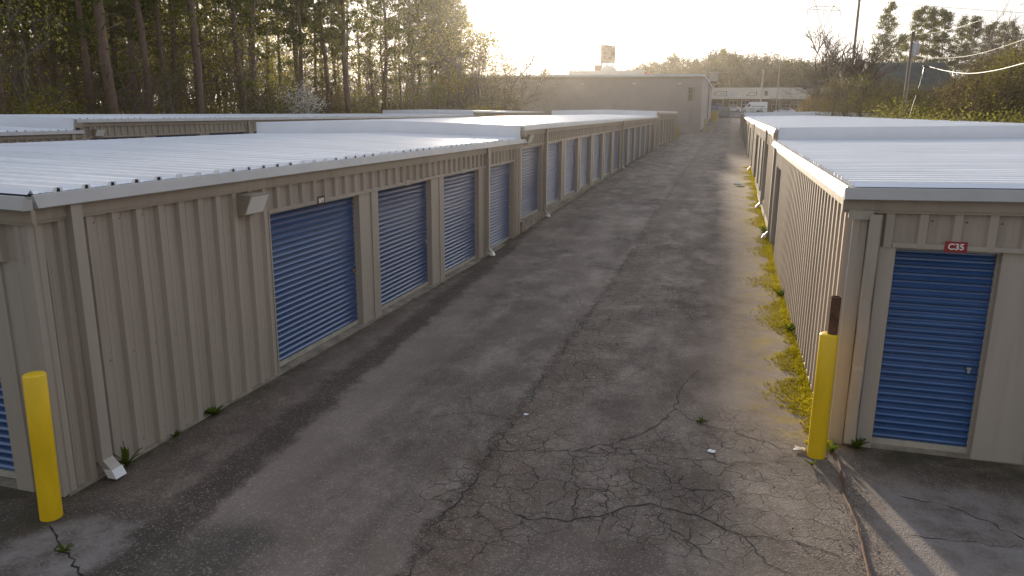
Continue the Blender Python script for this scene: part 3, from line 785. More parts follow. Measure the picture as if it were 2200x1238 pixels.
for _ in range(14000):
    y = 8.75 + 40*rg.random()**1.6
    x = 1.36 - abs(rg.normal(0, .30 if y < 16 else .26))*(1 if y < 24 else 1.3)
    if 1.36-x > -.02+.66*abs(math.sin(y*1.37+.8*math.sin(y*.61))*math.sin(y*.83+2.)) + .25*rg.random(): continue
    if y > 16.2 and y < 18.2: x = 1.36-(1.36-x)*1.5
    sp.append((x, y, .026*(1+.7*rg.random())*(1.6 if x > 1.2 else 1)))
tag(tuft_field('moss', sp, MT['moss'], (.5, 1.4), 7, .8), kind='stuff')
def weed(label, x, y, n, h, spread, m='weed', seed=0, group=None, droop=.5):
    r = random.Random(seed); t = thing('weed', label, 'weed', (x, y, gz(y)), group)
    b = MB(); z0 = gz(y)
    for i in range(n):
        a = r.uniform(0, 6.283); l = spread*r.uniform(.55, 1.1); hh = h*r.uniform(.4, 1)
        wd = l*.16; P_ = [];
        for k in range(5):
            t_ = k/4; ww = wd*math.sin(math.pi*(.12+.88*t_)**.8)*(1 if k < 4 else .05)
            c = (x+math.cos(a)*l*t_, y+math.sin(a)*l*t_, z0+.01+hh*(t_*(1.6-droop*1.1*t_)))
            P_.append([(c[0]-math.sin(a)*ww, c[1]+math.cos(a)*ww, c[2]), (c[0], c[1], c[2]-.01), (c[0]+math.sin(a)*ww, c[1]-math.cos(a)*ww, c[2])])
        b.grid(P_)
    b.build('leaves', MT[m], t)
    return t
t = weed('broad leaved weed growing beside the white downspout outlet at the left wall', -6.02, 5.98, 11, .22, .17, seed=2)
b = MB(); b.tube([(-6.02, 5.98, 0), (-6.03, 5.98, .16), (-6.02, 5.97, .30)], [.008, .006, .003], 5); b.build('stem', MT['weed'], t)
weed('low weed clump at the left wall foot between outlet and first door', -6.04, 7.45, 22, .09, .14, seed=3)
weed('tiny weed sprouting at the left wall foot beyond the tall weed', -6.05, 6.75, 9, .06, .09, seed=13)
weed('bright weed clump against the right ribbed wall beside the moss strip', 1.27, 13.6, 24, .2, .2, seed=4)
weed('leafy weed at the right wall beside the white downspout outlet', 1.25, 23.9, 26, .3, .3, seed=5)
weed('green clump at the foot of the right pier beside door C35', 1.66, 8.78, 40, .12, .13, seed=6)
weed('small weed between the right bollard and the corner downspout', 1.36, 8.55, 12, .15, .1, seed=7)
weed('weed rosette in the moss halfway along the right ribbed wall', 1.26, 16.4, 20, .16, .18, seed=8)
weed('sprig growing from the seam below the right bollard', 1.12, 8.15, 9, .08, .09, seed=9)
weed('small weed in the cracks at the edge of the moss', -.1, 9.0, 10, .05, .09, seed=10)
weed('weed tuft in the crack below the left bollard', -5.32, 4.5, 12, .06, .08, seed=11)

def litter(label, x, y, s, seed):
    r = random.Random(seed); b = MB(); n = 4
    b.grid([[(x+s*(i-1.5)*.5+r.uniform(-.2, .2)*s, y+s*(j-1.5)*.4+r.uniform(-.2, .2)*s, gz(y)+.008+r.uniform(0, .35)*s) for i in range(n)] for j in range(n)])
    o = b.build('paper_scrap', MT['paper']); tag(o, label, 'litter', 'scraps of litter on the alley')
litter('crumpled white scrap on the cracked asphalt left of the right bollard', .05, 8.18, .055, 1)
litter('white sheet of litter far along the alley by the right row', .5, 37.4, .3, 2)
litter('small pale scrap on the paving seam in the middle of the alley', -2.25, 8.6, .04, 3)
litter('pale broken chip beside the base of the right bollard', 1.02, 8.55, .08, 4)

# ------------------------------------------------------------------ the far end of the yard
wh = thing('block_warehouse', 'grey painted block warehouse with one brown window across the end of the alley', 'warehouse', (-23, 112, gz(112)))
WX0, WX1, WY0, WY1, WT = -44., -4.2, 112., 164., 9.0
b = MB()
# front wall with an opening for the window, courses in the material
wx0, wx1, wz0, wz1 = at(1479, 200, WY0).x, at(1492, 200, WY0).x, at(1486, 217, WY0).z, at(1486, 188, WY0).z
b.box(WX0, wx0, WY0, WY0+.3, .4, WT); b.box(wx1, WX1, WY0, WY0+.3, .4, WT)
b.box(wx0, wx1, WY0, WY0+.3, .4, wz0); b.box(wx0, wx1, WY0, WY0+.3, wz1, WT)
b.box(WX1-.3, WX1, WY0+.3, WY1, .4, WT); b.box(WX0, WX0+.3, WY0+.3, WY1, .4, WT); b.box(WX0+.3, WX1-.3, WY1-.3, WY1, .4, WT)
for x in (-36, -28.5, -21, -13.6): b.box(x-.04, x+.04, WY0-.012, WY0-.001, 1.0, WT-.3)
for z, x0, x1 in ((4.05, WX0, WX1), (6.5, -20, wx0-.3), (3.2, -12, WX1)): b.box(x0, x1, WY0-.014, WY0-.002, z, z+.07)
b.box(WX1-1.35, WX1-1.15, WY0-.16, WY0-.002, 1.0, WT-.4)
b.build('block_wall', MT['block'], wh)
b = MB(); b.box(WX0-.2, WX1+.2, WY0-.22, WY1+.2, WT+.04, WT+.34); b.build('roof_edge', MT['face'], wh)
b = MB(); b.box(WX0-.1, WX1+.1, WY0-.12, WY0-.003, WT-.32, WT+.038); b.build('fascia', MT['fascia'], wh)
b = MB(); b.box(wx0, wx1, WY0+.10, WY0+.12, wz0, wz1); f = b.build('window', MT['amber'], wh)
b = MB(); t_ = .07
b.box(wx0-t_, wx0, WY0-.03, WY0+.2, wz0-t_, wz1+t_); b.box(wx1, wx1+t_, WY0-.03, WY0+.2, wz0-t_, wz1+t_); b.box(wx0, wx1, WY0-.03, WY0+.2, wz1, wz1+t_); b.box(wx0, wx1, WY0-.05, WY0+.2, wz0-t_, wz0)
b.box(wx0, wx1, WY0+.06, WY0+.098, (wz0+wz1)/2-.03, (wz0+wz1)/2+.03); b.build('window_frame', MT['trim'], f)
for px in (1158, 1252, 1363, 1461):
    x = at(px, 178, WY0).x; b = MB(); b.box(x-.26, x+.26, WY0-.3, WY0-.002, 7.95, 8.2); l = b.build('wall_lamp', MT['trim'], wh)
    b = MB(); b.box(x-.22, x+.22, WY0-.33, WY0-.302, 7.97, 8.14); b.build('lens', MT['lens'], l)
p = at(1534, 166, 140)
b = MB(); b.box(WX1+.0, WX1+1.5, 139, 140.6, p.z-.7, p.z+.75)
for i in range(5): b.box(WX1+.25, WX1+1.3, 138.93, 138.999, p.z-.5+i*.24, p.z-.38+i*.24)
b.box(WX1-.2, WX1+2.0, 138.7, 141, p.z+.76, p.z+.88); b.build('vent_hood', MT['concrete'], wh)
b = MB(); b.tube([(WX1+.12, 139.8, 1.9), (WX1+.12, 139.8, p.z-.7)], .12, 8); b.build('pipe', MT['trim'], wh)

# yellow cabinet, grey cabinets, gate and fence
def post_fence(name, label, cat, x0, x1, y, z0, h, step, m, rails):
    t = thing(name, label, cat, ((x0+x1)/2, y, z0))
    x = x0
    while x <= x1+.01:
        b = MB(); b.tube([(x, y, z0-.2), (x, y, z0+h+.12)], .045, 6); b.build('post', MT[m], t); x += step
    b = MB()
    for r in rails: b.tube([(x0, y-.05, z0+r), (x1, y-.05, z0+r)], .028, 5)
    n = int((x1-x0)/.13)
    for i in range(n): b.box(x0+i*.13-.008, x0+i*.13+.008, y-.035, y-.02, z0+.12, z0+h)
    b.build('pickets', MT[m], t); return t
q0, q1 = at(1537, 250, 166), at(1592, 250, 166)
post_fence('gate', 'black metal picket gate closing the alley beside the block warehouse', 'gate', q0.x, q1.x, 166, gz(166), 1.9, (q1.x-q0.x)/2-.001, 'black', (.1, 1.85))
q0, q1 = at(1594, 240, 170), at(1692, 240, 170)
post_fence('fence', 'black picket fence in front of the parked white van', 'fence', q0.x, q1.x, 170, gz(170), 1.8, (q1.x-q0.x)/5-.001, 'black', (.15, 1.7))
p = at(1556, 240, 172); t = thing('utility_cabinet', 'grey double door steel cabinet behind the alley gate', 'cabinet', (p.x, 172, gz(172)))
b = MB(); b.box(p.x-1.15, p.x+1.15, 171.2, 172.6, gz(172)-.1, gz(172)+1.95); b.build('body', MT['greybin'], t, bevel=.03)
for s_ in (-1, 1):
    b = MB(); b.box(p.x+s_*.56-.52, p.x+s_*.56+.52, 171.14, 171.197, gz(172)+.1, gz(172)+1.85); d = b.build('door', MT['greybin'], t)
    b = MB(); b.box(p.x+s_*.12-.03, p.x+s_*.12+.03, 171.08, 171.137, gz(172)+.8, gz(172)+1.1); b.build('handle', MT['black'], d)
p = at(1535, 248, 150); z = gz(150); t = thing('dumpster', 'yellow steel bin tucked behind the warehouse side wall', 'bin', (p.x, 150, z))
b = MB(); b.hexa([(p.x+sx*(.5+.25*zz), 150+sy*.6, z+zz*1.6) for zz in (0, 1) for sy in (-1, 1) for sx in (-1, 1)]); b.build('body', MT['fadedyellow'], t, bevel=.03)
b = MB(); b.box(p.x-.8, p.x+.8, 149.35, 150.65, z+1.6, z+1.7); b.build('lid', MT['fadedyellow'], t)
q0, q1 = at(1708, 238, 186), at(1736, 238, 186)
t = thing('guard_rail', 'yellow tube guard rail beyond the right storage roof', 'railing', ((q0.x+q1.x)/2, 186, q0.z-.6))
for i in range(4):
    x = q0.x+(q1.x-q0.x)*i/3; b = MB(); b.tube([(x, 186, gz(186)-.2), (x, 186, q0.z+.45)], .07, 6); b.build('post', MT['yellow'], t)
for dz in (0, .45):
    b = MB(); b.tube([(q0.x, 185.9, q0.z+dz-.03), (q1.x, 185.9, q0.z+dz-.03)], .07, 6); b.build('rail', MT['yellow'], t)

# ---- vehicles, side on to the viewer, built along X
def vehicle(name, label, cat, x, y, z, prof, roofcut, wheels, wr, width, paint, facing=-1, glass=(), extras=True):
    """prof: closed side outline [(x,z)]; glass: list of side window quads"""
    t = thing(name, label, cat, (x, y, z), 'vehicles parked beyond the gate')
    def P(px, yy_, pz): return (x+facing*-1*px, y+yy_, z+pz)
    b = MB(); n = len(prof); hw = width/2
    def inset(pz): return .16*max(0, (pz-roofcut))/.6 if pz > roofcut else 0
    for s_ in (-1, 1):
        f = [P(px, s_*(hw-inset(pz)), pz) for px, pz in prof]; b.face(f if s_ < 0 else f[::-1])
    for i in range(n):
        (a0, a1), (c0, c1) = prof[i], prof[(i+1) % n]
        b.face([P(a0, -(hw-inset(a1)), a1), P(c0, -(hw-inset(c1)), c1), P(c0, hw-inset(c1), c1), P(a0, hw-inset(a1), a1)])
    b.build('body', MT[paint], t)
    for q in glass:
        b = MB()
        for s_ in (-1, 1): b.face([P(px, s_*(hw-inset(pz)+.006), pz) for px, pz in q])
        b.build('side_window', MT['glass'], t)
    for wx in wheels:
        for s_ in (-1, 1):
            b = MB(); b.tube([P(wx, s_*(hw-.2), wr), P(wx, s_*(hw+.01), wr)], wr, 18); w_ = b.build('tyre', MT['tyre'], t)
            b = MB(); b.tube([P(wx, s_*(hw-.1), wr), P(wx, s_*(hw+.016), wr)], wr*.58, 12); b.build('rim', MT['steel'], w_)
    b = MB(); b.box(min(P(.02, 0, 0)[0], P(.16, 0, 0)[0])-.03, max(P(.02, 0, 0)[0], P(.16, 0, 0)[0]), y-hw+.08, y-hw+.42, z+.62, z+.82); b.build('headlight', MT['lens'], t)
    b = MB(); b.box(min(P(.02, 0, 0)[0], P(.16, 0, 0)[0])-.03, max(P(.02, 0, 0)[0], P(.16, 0, 0)[0]), y+hw-.42, y+hw-.08, z+.62, z+.82); b.build('headlight', MT['lens'], t)
    return t
VAN = [(0, .35), (0, .95), (.25, 1.1), (.95, 1.25), (1.95, 2.35), (2.4, 2.55), (5.9, 2.55), (6.0, 2.3), (6.05, .45), (5.9, .32)]
CARP = [(0, .3), (0, .72), (.15, .82), (1.25, .95), (1.95, 1.42), (3.2, 1.44), (4.0, 1.05), (4.5, 1.0), (4.55, .4), (4.4, .28)]
SUVP = [(0, .35), (0, .9), (.9, 1.08), (1.55, 1.7), (4.1, 1.75), (4.6, 1.1), (4.62, .4)]
p = at(1589, 240, 186); vehicle('van', 'white high-roof cargo van parked behind the fence', 'van', p.x, 186, gz(186)+.05, VAN, 1.4, (1.05, 4.75), .36, 2.0, 'carwhite', -1, [[(1.35, 1.45), (2.3, 1.45), (2.3, 2.05), (1.9, 2.05)]])
p = at(1552, 232, 193); vehicle('car', 'white car parked between the blue vehicle and the white van', 'car', p.x, 193, gz(193)+.1, CARP, .9, (.85, 3.6), .32, 1.8, 'carwhite', -1, [[(1.5, .98), (3.6, .98), (3.1, 1.36), (2.02, 1.36)]])
p = at(1531, 232, 190); vehicle('suv', 'blue vehicle partly hidden by the block warehouse corner', 'car', p.x-2.2, 190, gz(190)+.35, SUVP, 1.05, (.9, 3.7), .36, 1.85, 'carblue', -1, [[(1.2, 1.15), (4.2, 1.15), (3.95, 1.6), (1.65, 1.6)]])
p = at(1662, 240, 180); vehicle('car', 'white car with dark windows at the right end of the fence', 'car', p.x, 180, gz(180)+.1, CARP, .9, (.85, 3.6), .32, 1.8, 'carwhite', -1, [[(1.5, .98), (3.6, .98), (3.1, 1.36), (2.02, 1.36)]])
p = at(1614, 240, 176); z = gz(176); t = thing('utility_cart', 'dark open cart with a flat canopy in front of the white van', 'cart', (p.x+1.2, 176, z), 'vehicles parked beyond the gate')
b = MB(); b.box(p.x, p.x+2.7, 175.3, 176.7, z+1.95, z+2.06); b.build('canopy', MT['darkroof'], t, bevel=.02)
for dx in (.35, 2.2):
    for dy in (-.55, .55): b = MB(); b.tube([(p.x+dx, 176+dy, z+.7), (p.x+dx, 176+dy, z+1.95)], .03, 5); b.build('canopy_post', MT['black'], t)
b = MB(); b.box(p.x+.1, p.x+2.5, 175.4, 176.6, z+.35, z+.8); b.box(p.x+1.1, p.x+1.7, 175.45, 176.55, z+.8, z+1.2); b.build('body', MT['darkroof'], t, bevel=.04)
for dx in (.5, 2.1):
    for dy in (-.62, .62): b = MB(); b.tube([(p.x+dx, 176+dy-.08, z+.26), (p.x+dx, 176+dy+.08, z+.26)], .26, 14); b.build('wheel', MT['tyre'], t)

# ---- strip of shops on the rise
SY = 232.; e0, e1 = at(1500, 200, SY).x, at(1834, 200, SY).x; zf0, zf1, zg = at(1640, 213, SY).z, at(1640, 190, SY).z, gz(SY)
t = thing('shop_strip', 'low brick shop strip with a cream sign band beyond the parked cars', 'shops', ((e0+e1)/2, SY, zg))
b = MB(); b.box(e0, e1, SY+2.5, SY+16, zg-.4, zf1-.1); b.build('brick_wall', MT['brick'], t)
b = MB(); b.box(e0-.5, e1+.5, SY, SY+2.6, zf0, zf1); b.build('fascia', MT['cream'], t)
b = MB(); b.box(e0-.7, e1+.7, SY-.2, SY+16.4, zf1+.005, zf1+.2); b.build('roof_edge', MT['face'], t)
x = e0+2
while x < e1: b = MB(); b.box(x-.16, x+.16, SY+.4, SY+.75, zg-.3, zf0-.002); b.build('column', MT['concrete'], t); x += 5.2
for px in (1575, 1602, 1625, 1668, 1690, 1715, 1745, 1775):
    c = at(px, 225, SY).x; b = MB(); b.box(c-1.1, c+1.1, SY+2.42, SY+2.49, zg+.4, zf0-.5); w_ = b.build('window', MT['glass'], t)
    b = MB()
    for dx in (-1.12, 0, 1.12): b.box(c+dx-.05, c+dx+.05, SY+2.36, SY+2.415, zg+.35, zf0-.45)
    for zz in (zg+.35, (zg+zf0)/2, zf0-.5): b.box(c-1.2, c+1.2, SY+2.37, SY+2.41, zz, zz+.08)
    b.build('frame', MT['white'], w_)
zm = (zf0+zf1)/2
b = MB()     # dark logo shapes on the band
c = at(1549, 200, SY).x; h_ = .62
b.tube([(c-1.6+.35*math.cos(a), SY-.03, zm+.45*math.sin(a)) for a in np.linspace(0, 6.283, 13)], .07, 4)
for z0 in (zm-h_, zm+h_): b.box(c-1.1, c+1.7, SY-.05, SY-.005, z0-.06, z0+.06)
b.box(c+1.55, c+1.7, SY-.052, SY-.006, zm-h_, zm+h_); b.box(c-.5, c+1.1, SY-.05, SY-.005, zm-.12, zm+.02)
b.build('sign', MT['black'], t)
b = MB(); c = at(1616, 200, SY).x
b.tube([(c-1.5, SY-.03, zm-.5), (c-.7, SY-.03, zm+.25), (c+.2, SY-.03, zm+.5), (c+.75, SY-.03, zm-.2)], .07, 4); b.box(c-1.5, c+.8, SY-.05, SY-.005, zm-.6, zm-.5); b.box(c+1.05, c+1.25, SY-.05, SY-.005, zm-.5, zm+.75)
b.build('sign', MT['black'], t)
b = MB(); c = at(1646, 200, SY).x; b.box(c-.45, c+.45, SY-.05, SY-.005, zm-.55, zm+.75); b.build('sign', MT['brick'], t)
b = MB(); c = at(1578, 200, SY).x
for i in range(3): b.box(c-1.2, c+1.0, SY-.05, SY-.005, zm+.35-i*.4, zm+.5-i*.4)
b.build('sign', pmat('pale_blue_sign', (.42, .48, .58), .6), t)

# ---- white flat store behind the warehouse, with a red cladding end
u0, u1, u2 = at(1222, 160, 215).x, at(1383, 160, 215).x, at(1409, 160, 215).x; zt = at(1300, 151.5, 215).z
t = thing('flat_store', 'low white flat-roofed store with a red end, over the block warehouse roof', 'store', ((u0+u1)/2, 215, gz(215)))
b = MB(); b.box(u0, u1, 215, 240, gz(215)-.5, zt); b.build('parapet_wall', MT['cream'], t)
b = MB(); b.hexa([(u1+.01, 215.3, 4), (u2+2, 215.3, 4), (u1+.01, 240, 4), (u2+2, 240, 4), (u1+.01, 215.3, zt-.1), (u2+2, 215.3, zt-2.6), (u1+.01, 240, zt-.1), (u2+2, 240, zt-2.6)]); b.build('red_cladding', MT['redtrim'], t)
# ---- billboard
BY = 226.; c0, c1 = at(1286, 117, BY), at(1322, 117, BY); ztop, zbot = at(1300, 95, BY).z, at(1300, 136, BY).z
t = thing('billboard', 'two-faced roadside billboard on posts, seen against the bright sky', 'billboard', ((c0.x+c1.x)/2, BY, zbot-3))
k = NG('weathered_poster'); cc = k.mix(k.ramp(k.noise(.5, 3, .5, (1, 1, 1)), .45, .55), (.085, .055, .045), (.22, .18, .17)); cc = k.mix(k.ramp(k.noise(1.4, 2, .5, (.4, 1, 2.5)), .55, .62, 0, .7), cc, (.16, .06, .045)); k.K(cc, k.b.inputs['Base Color']); k.b.inputs['Roughness'].default_value = .8
xm = c0.x+(c1.x-c0.x)*.2
b = MB(); b.hexa([(xm+.02, BY+1.0, zbot), (c1.x, BY, zbot), (xm+.02, BY+1.3, zbot), (c1.x, BY+.3, zbot), (xm+.02, BY+1.0, ztop), (c1.x, BY, ztop-.5), (xm+.02, BY+1.3, ztop), (c1.x, BY+.3, ztop-.5)]); b.build('poster_panel', k.m, t)
b = MB(); b.hexa([(c0.x, BY+3.5, zbot), (xm, BY+1.0, zbot), (c0.x+.1, BY+3.8, zbot), (xm, BY+1.3, zbot), (c0.x, BY+3.5, ztop+.1), (xm, BY+1.0, ztop), (c0.x+.1, BY+3.8, ztop+.1), (xm, BY+1.3, ztop)]); b.build('side_panel', MT['rust'], t)
b = MB(); b.box(c0.x-1.2, c1.x+1.2, BY-1.2, BY-.3, zbot-.75, zbot-.6); b.build('catwalk', MT['rust'], t)
for f_ in (.15, .5, .85):
    x = c0.x+(c1.x-c0.x)*f_; b = MB(); b.tube([(x, BY+1.2, gz(BY)-.3), (x, BY+1.2, zbot+.2)], .22, 8); b.build('post', MT['rust'], t)
p = at(1303, 147, 222); t = thing('roof_unit', 'pale rounded rooftop unit below the billboard', 'roof unit', (p.x, 222, p.z))
b = MB(); hw = (at(1324, 147, 222).x-at(1290, 147, 222).x)/2
b.grid([[(p.x+.6+hw*math.cos(a), yq, p.z-1.2+1.9*math.sin(a)**.6 if math.sin(a) > 0 else p.z-1.2) for a in np.linspace(0, math.pi, 12)] for yq in (221, 224)])
b.face([(p.x+.6+hw*math.cos(a), 221, p.z-1.2+1.9*max(0, math.sin(a))**.6) for a in np.linspace(0, math.pi, 12)]); b.build('shell', MT['cream'], t)
b = MB(); b.box(p.x-hw-1.0, p.x-hw+.5, 221, 223, p.z-2, p.z+.9); b.build('duct', MT['rust'], t)

# ---- dark roofed building on the right rise, white house behind the bare tree
d0, d1 = at(1866, 130, 128).x, at(2062, 130, 128).x; zt = at(1960, 129, 128).z; ze_ = zt-4.4
t = thing('dark_roof_building', 'building with a broad dark roof and brick wall behind the right-hand brush', 'building', ((d0+d1)/2, 134, gz(134)))
b = MB(); b.hexa([(d0, 127, ze_), (d1, 127, ze_), (d0, 141, ze_), (d1, 141, ze_), (d0+.6, 133.8, zt), (d1-.6, 133.8, zt), (d0+.6, 134.2, zt), (d1-.6, 134.2, zt)]); b.build('roof', MT['darkroof'], t)
b = MB(); b.box(d0+.7, d1-.7, 128, 140, 1, ze_-.004); b.build('brick_wall', MT['brick'], t)
for i in range(5):
    x = d0+2+(d1-d0-4)*i/4; b = MB(); b.box(x-.6, x+.6, 127.9, 127.997, ze_-2.6, ze_-1.2); b.build('window', MT['glass'], t)
p = at(1826, 160, 205); z1_, z0_ = at(1826, 158, 205).z, gz(205)
t = thing('white_house', 'white gabled house glimpsed through the bare branches left of the timber pole', 'house', (p.x, 208, z0_))
b = MB(); b.box(p.x-1.6, p.x+1.6, 205, 212, z0_-.5, z1_-1.2); b.build('wall', MT['cream'], t)
b = MB(); b.hexa([(p.x-1.9, 204.7, z1_-1.195), (p.x+1.9, 204.7, z1_-1.195), (p.x-1.9, 212.3, z1_-1.195), (p.x+1.9, 212.3, z1_-1.195), (p.x-1.9, 208.4, z1_+.9), (p.x+1.9, 208.4, z1_+.9), (p.x-1.9, 208.6, z1_+.9), (p.x+1.9, 208.6, z1_+.9)]); b.build('roof', MT['darkroof'], t)

# ------------------------------------------------------------------ poles and wires
def pole(name, label, cat, px, Y, ytop, r, m, arm=None, lamp=None, box=None):
    tp = at(px, ytop, Y); z0 = gz(Y); t = thing(name, label, cat, (tp.x, Y, z0))
    b = MB(); b.tube([(tp.x, Y, z0-.5), (tp.x, Y, (z0+tp.z)/2), (tp.x, Y, tp.z)], [r, r*.85, r*.68], 10); b.build('shaft', MT[m], t)
    if lamp:
        b = MB(); b.tube([(tp.x, Y, tp.z-.2), (tp.x+lamp*1.4, Y, tp.z+.35)], .05, 6); b.build('arm', MT[m], t)
        b = MB(); b.box(tp.x+lamp*1.75-.4, tp.x+lamp*1.75+.4, Y-.18, Y+.18, tp.z+.25, tp.z+.5); b.build('lamp_head', MT['greybin'], t, bevel=.05)
    if arm:
        for zz in arm: b = MB(); b.box(tp.x-1.2, tp.x+1.2, Y-.06, Y+.06, zz-.06, zz+.06); b.build('cross_arm', MT[m], t)
    if box:
        b = MB(); zz = at(px, box, Y).z; b.tube([(tp.x+.32, Y-.1, zz-.55), (tp.x+.32, Y-.1, zz+.45), (tp.x+.32, Y-.1, zz+.55)], [.28, .28, .18], 12); b.build('transformer', MT['steel'], t)
    return t, tp
pole('street_lamp', 'tall grey street lamp in front of the far shop strip', 'street lamp', 1677, 182, 122, .14, 'pole', lamp=-.3)
pole('street_lamp', 'thin street lamp above the left part of the block warehouse roof', 'street lamp', 1226, 205, 134, .11, 'pole', lamp=-.3)
pole('utility_pole', 'pale short utility pole before the shop strip, left of the street lamp', 'utility pole', 1640, 188, 150, .2, 'concrete')
pole('utility_pole', 'tall dark timber pole rising out of frame beside the bare tree', 'utility pole', 1853, 140, -60, .24, 'woodpole')
pole('utility_pole', 'timber utility pole with a grey transformer behind the right storage roof', 'utility pole', 1962, 70, 68, .155, 'woodpole', box=107)
pole('vent_pipe', 'slim pale riser pipe strapped beside the transformer pole', 'pipe', 1959, 69.4, 120, .045, 'pole')
b = MB(); a0, a1 = at(1986, 150, 70), at(1950, 262, 66); b.tube([a0, a1], .022, 6); tag(b.build('guy_wire', MT['cable']), 'slanting guy wire running down from the cable anchor right of the transformer pole', 'wire')
def cable(label, pts, r, group='overhead wires'):
    P_ = [at(*p) for p in pts]; Q = []
    for i in range(len(P_)-1):      # Catmull-Rom
        p0, p1, p2, p3 = P_[max(0, i-1)], P_[i], P_[i+1], P_[min(len(P_)-1, i+2)]
        for s_ in range(8):
            u = s_/8; Q.append(.5*((2*p1)+(p2-p0)*u+(2*p0-5*p1+4*p2-p3)*u*u+(3*p1-p0-3*p2+p3)*u**3))
    Q.append(P_[-1]); b = MB(); b.tube(Q, r, 6); tag(b.build('overhead_wire', MT['cable'], smooth=True), label, 'wire', group)
cable('thick sagging cable catching the sun at the upper right', [(1996, 143, 70), (2030, 152, 62), (2078, 158, 53), (2130, 153, 45), (2200, 136, 38), (2330, 95, 30)], .030)
cable('upper sagging cable above the sunlit thick one', [(1962, 118, 70), (2000, 124, 64), (2050, 124, 58), (2110, 114, 50), (2200, 85, 42), (2330, 35, 33)], .014)
cable('thin wire rising from the transformer pole top', [(1962, 76, 70), (2030, 66, 62), (2100, 46, 54), (2200, 8, 45)], .012)
p = at(1990, 145, 70); t = thing('cable_clamp', 'bundle of cable clamps hanging where the thick cable ends', 'clamp', p, None)
b = MB(); b.tube([p+Vector((-.25, 0, .1)), p, p+Vector((.3, 0, .05))], .05, 6); b.tube([p+Vector((-.1, 0, .1)), p+Vector((-.2, 0, -.5))], .06, 6); b.build('clamp_body', MT['black'], t)
for i, (ya, yb) in enumerate(((23, 62), (45, 80), (66, 96), (108, 120))):
    cable(['topmost', 'second', 'third', 'lowest'][i]+' faint power line crossing the sky left of the lattice tower', [(1745, ya-8, 262), (1620, ya+9, 262), (1480, (ya+yb)/2+10, 264), (1330, yb+4, 268)], .05)
for i, (ya, yb) in enumerate(((-2, 28), (42, 54))):
    cable(['upper', 'lower'][i]+' faint power line crossing the sky right of the lattice tower', [(1806, ya, 262), (1950, ya+12, 255), (2200, yb, 235)], .05)
# lattice tower
t = thing('lattice_tower', 'steel lattice transmission tower against the sky behind the bare tree', 'pylon', (at(1775, 100, 262).x, 262, gz(262)))
def bar(b, p, q, Y=262., r=.09): b.tube([at(p[0], p[1], Y), at(q[0], q[1], Y)], r, 4)
b = MB()
for Y_ in (261, 264.5):
    bar(b, (1748, 112), (1800, -8), Y_); bar(b, (1748, -8), (1782, 125), Y_); bar(b, (1749, 0), (1747, 125), Y_, .07); bar(b, (1790, 40), (1778, 125), Y_, .07)
    bar(b, (1775, 10), (1770, 60), Y_, .06); bar(b, (1750, 92), (1778, 92), Y_, .06); bar(b, (1750, 92), (1776, 60), Y_, .05); bar(b, (1746, 125), (1746, 150), Y_); bar(b, (1780, 125), (1782, 150), Y_)
b.build('legs', MT['pole'], t)
b = MB(); bar(b, (1736, 20), (1806, 23)); bar(b, (1748, 14), (1796, 15)); bar(b, (1736, 20), (1755, 12)); bar(b, (1806, 23), (1790, 12)); b.build('cross_arm', MT['pole'], t)
for x, y in ((1735, 20), (1770, 21), (1805, 23)): b = MB(); bar(b, (x, y), (x, y+14), 262, .1); b.build('insulator', MT['pole'], t)

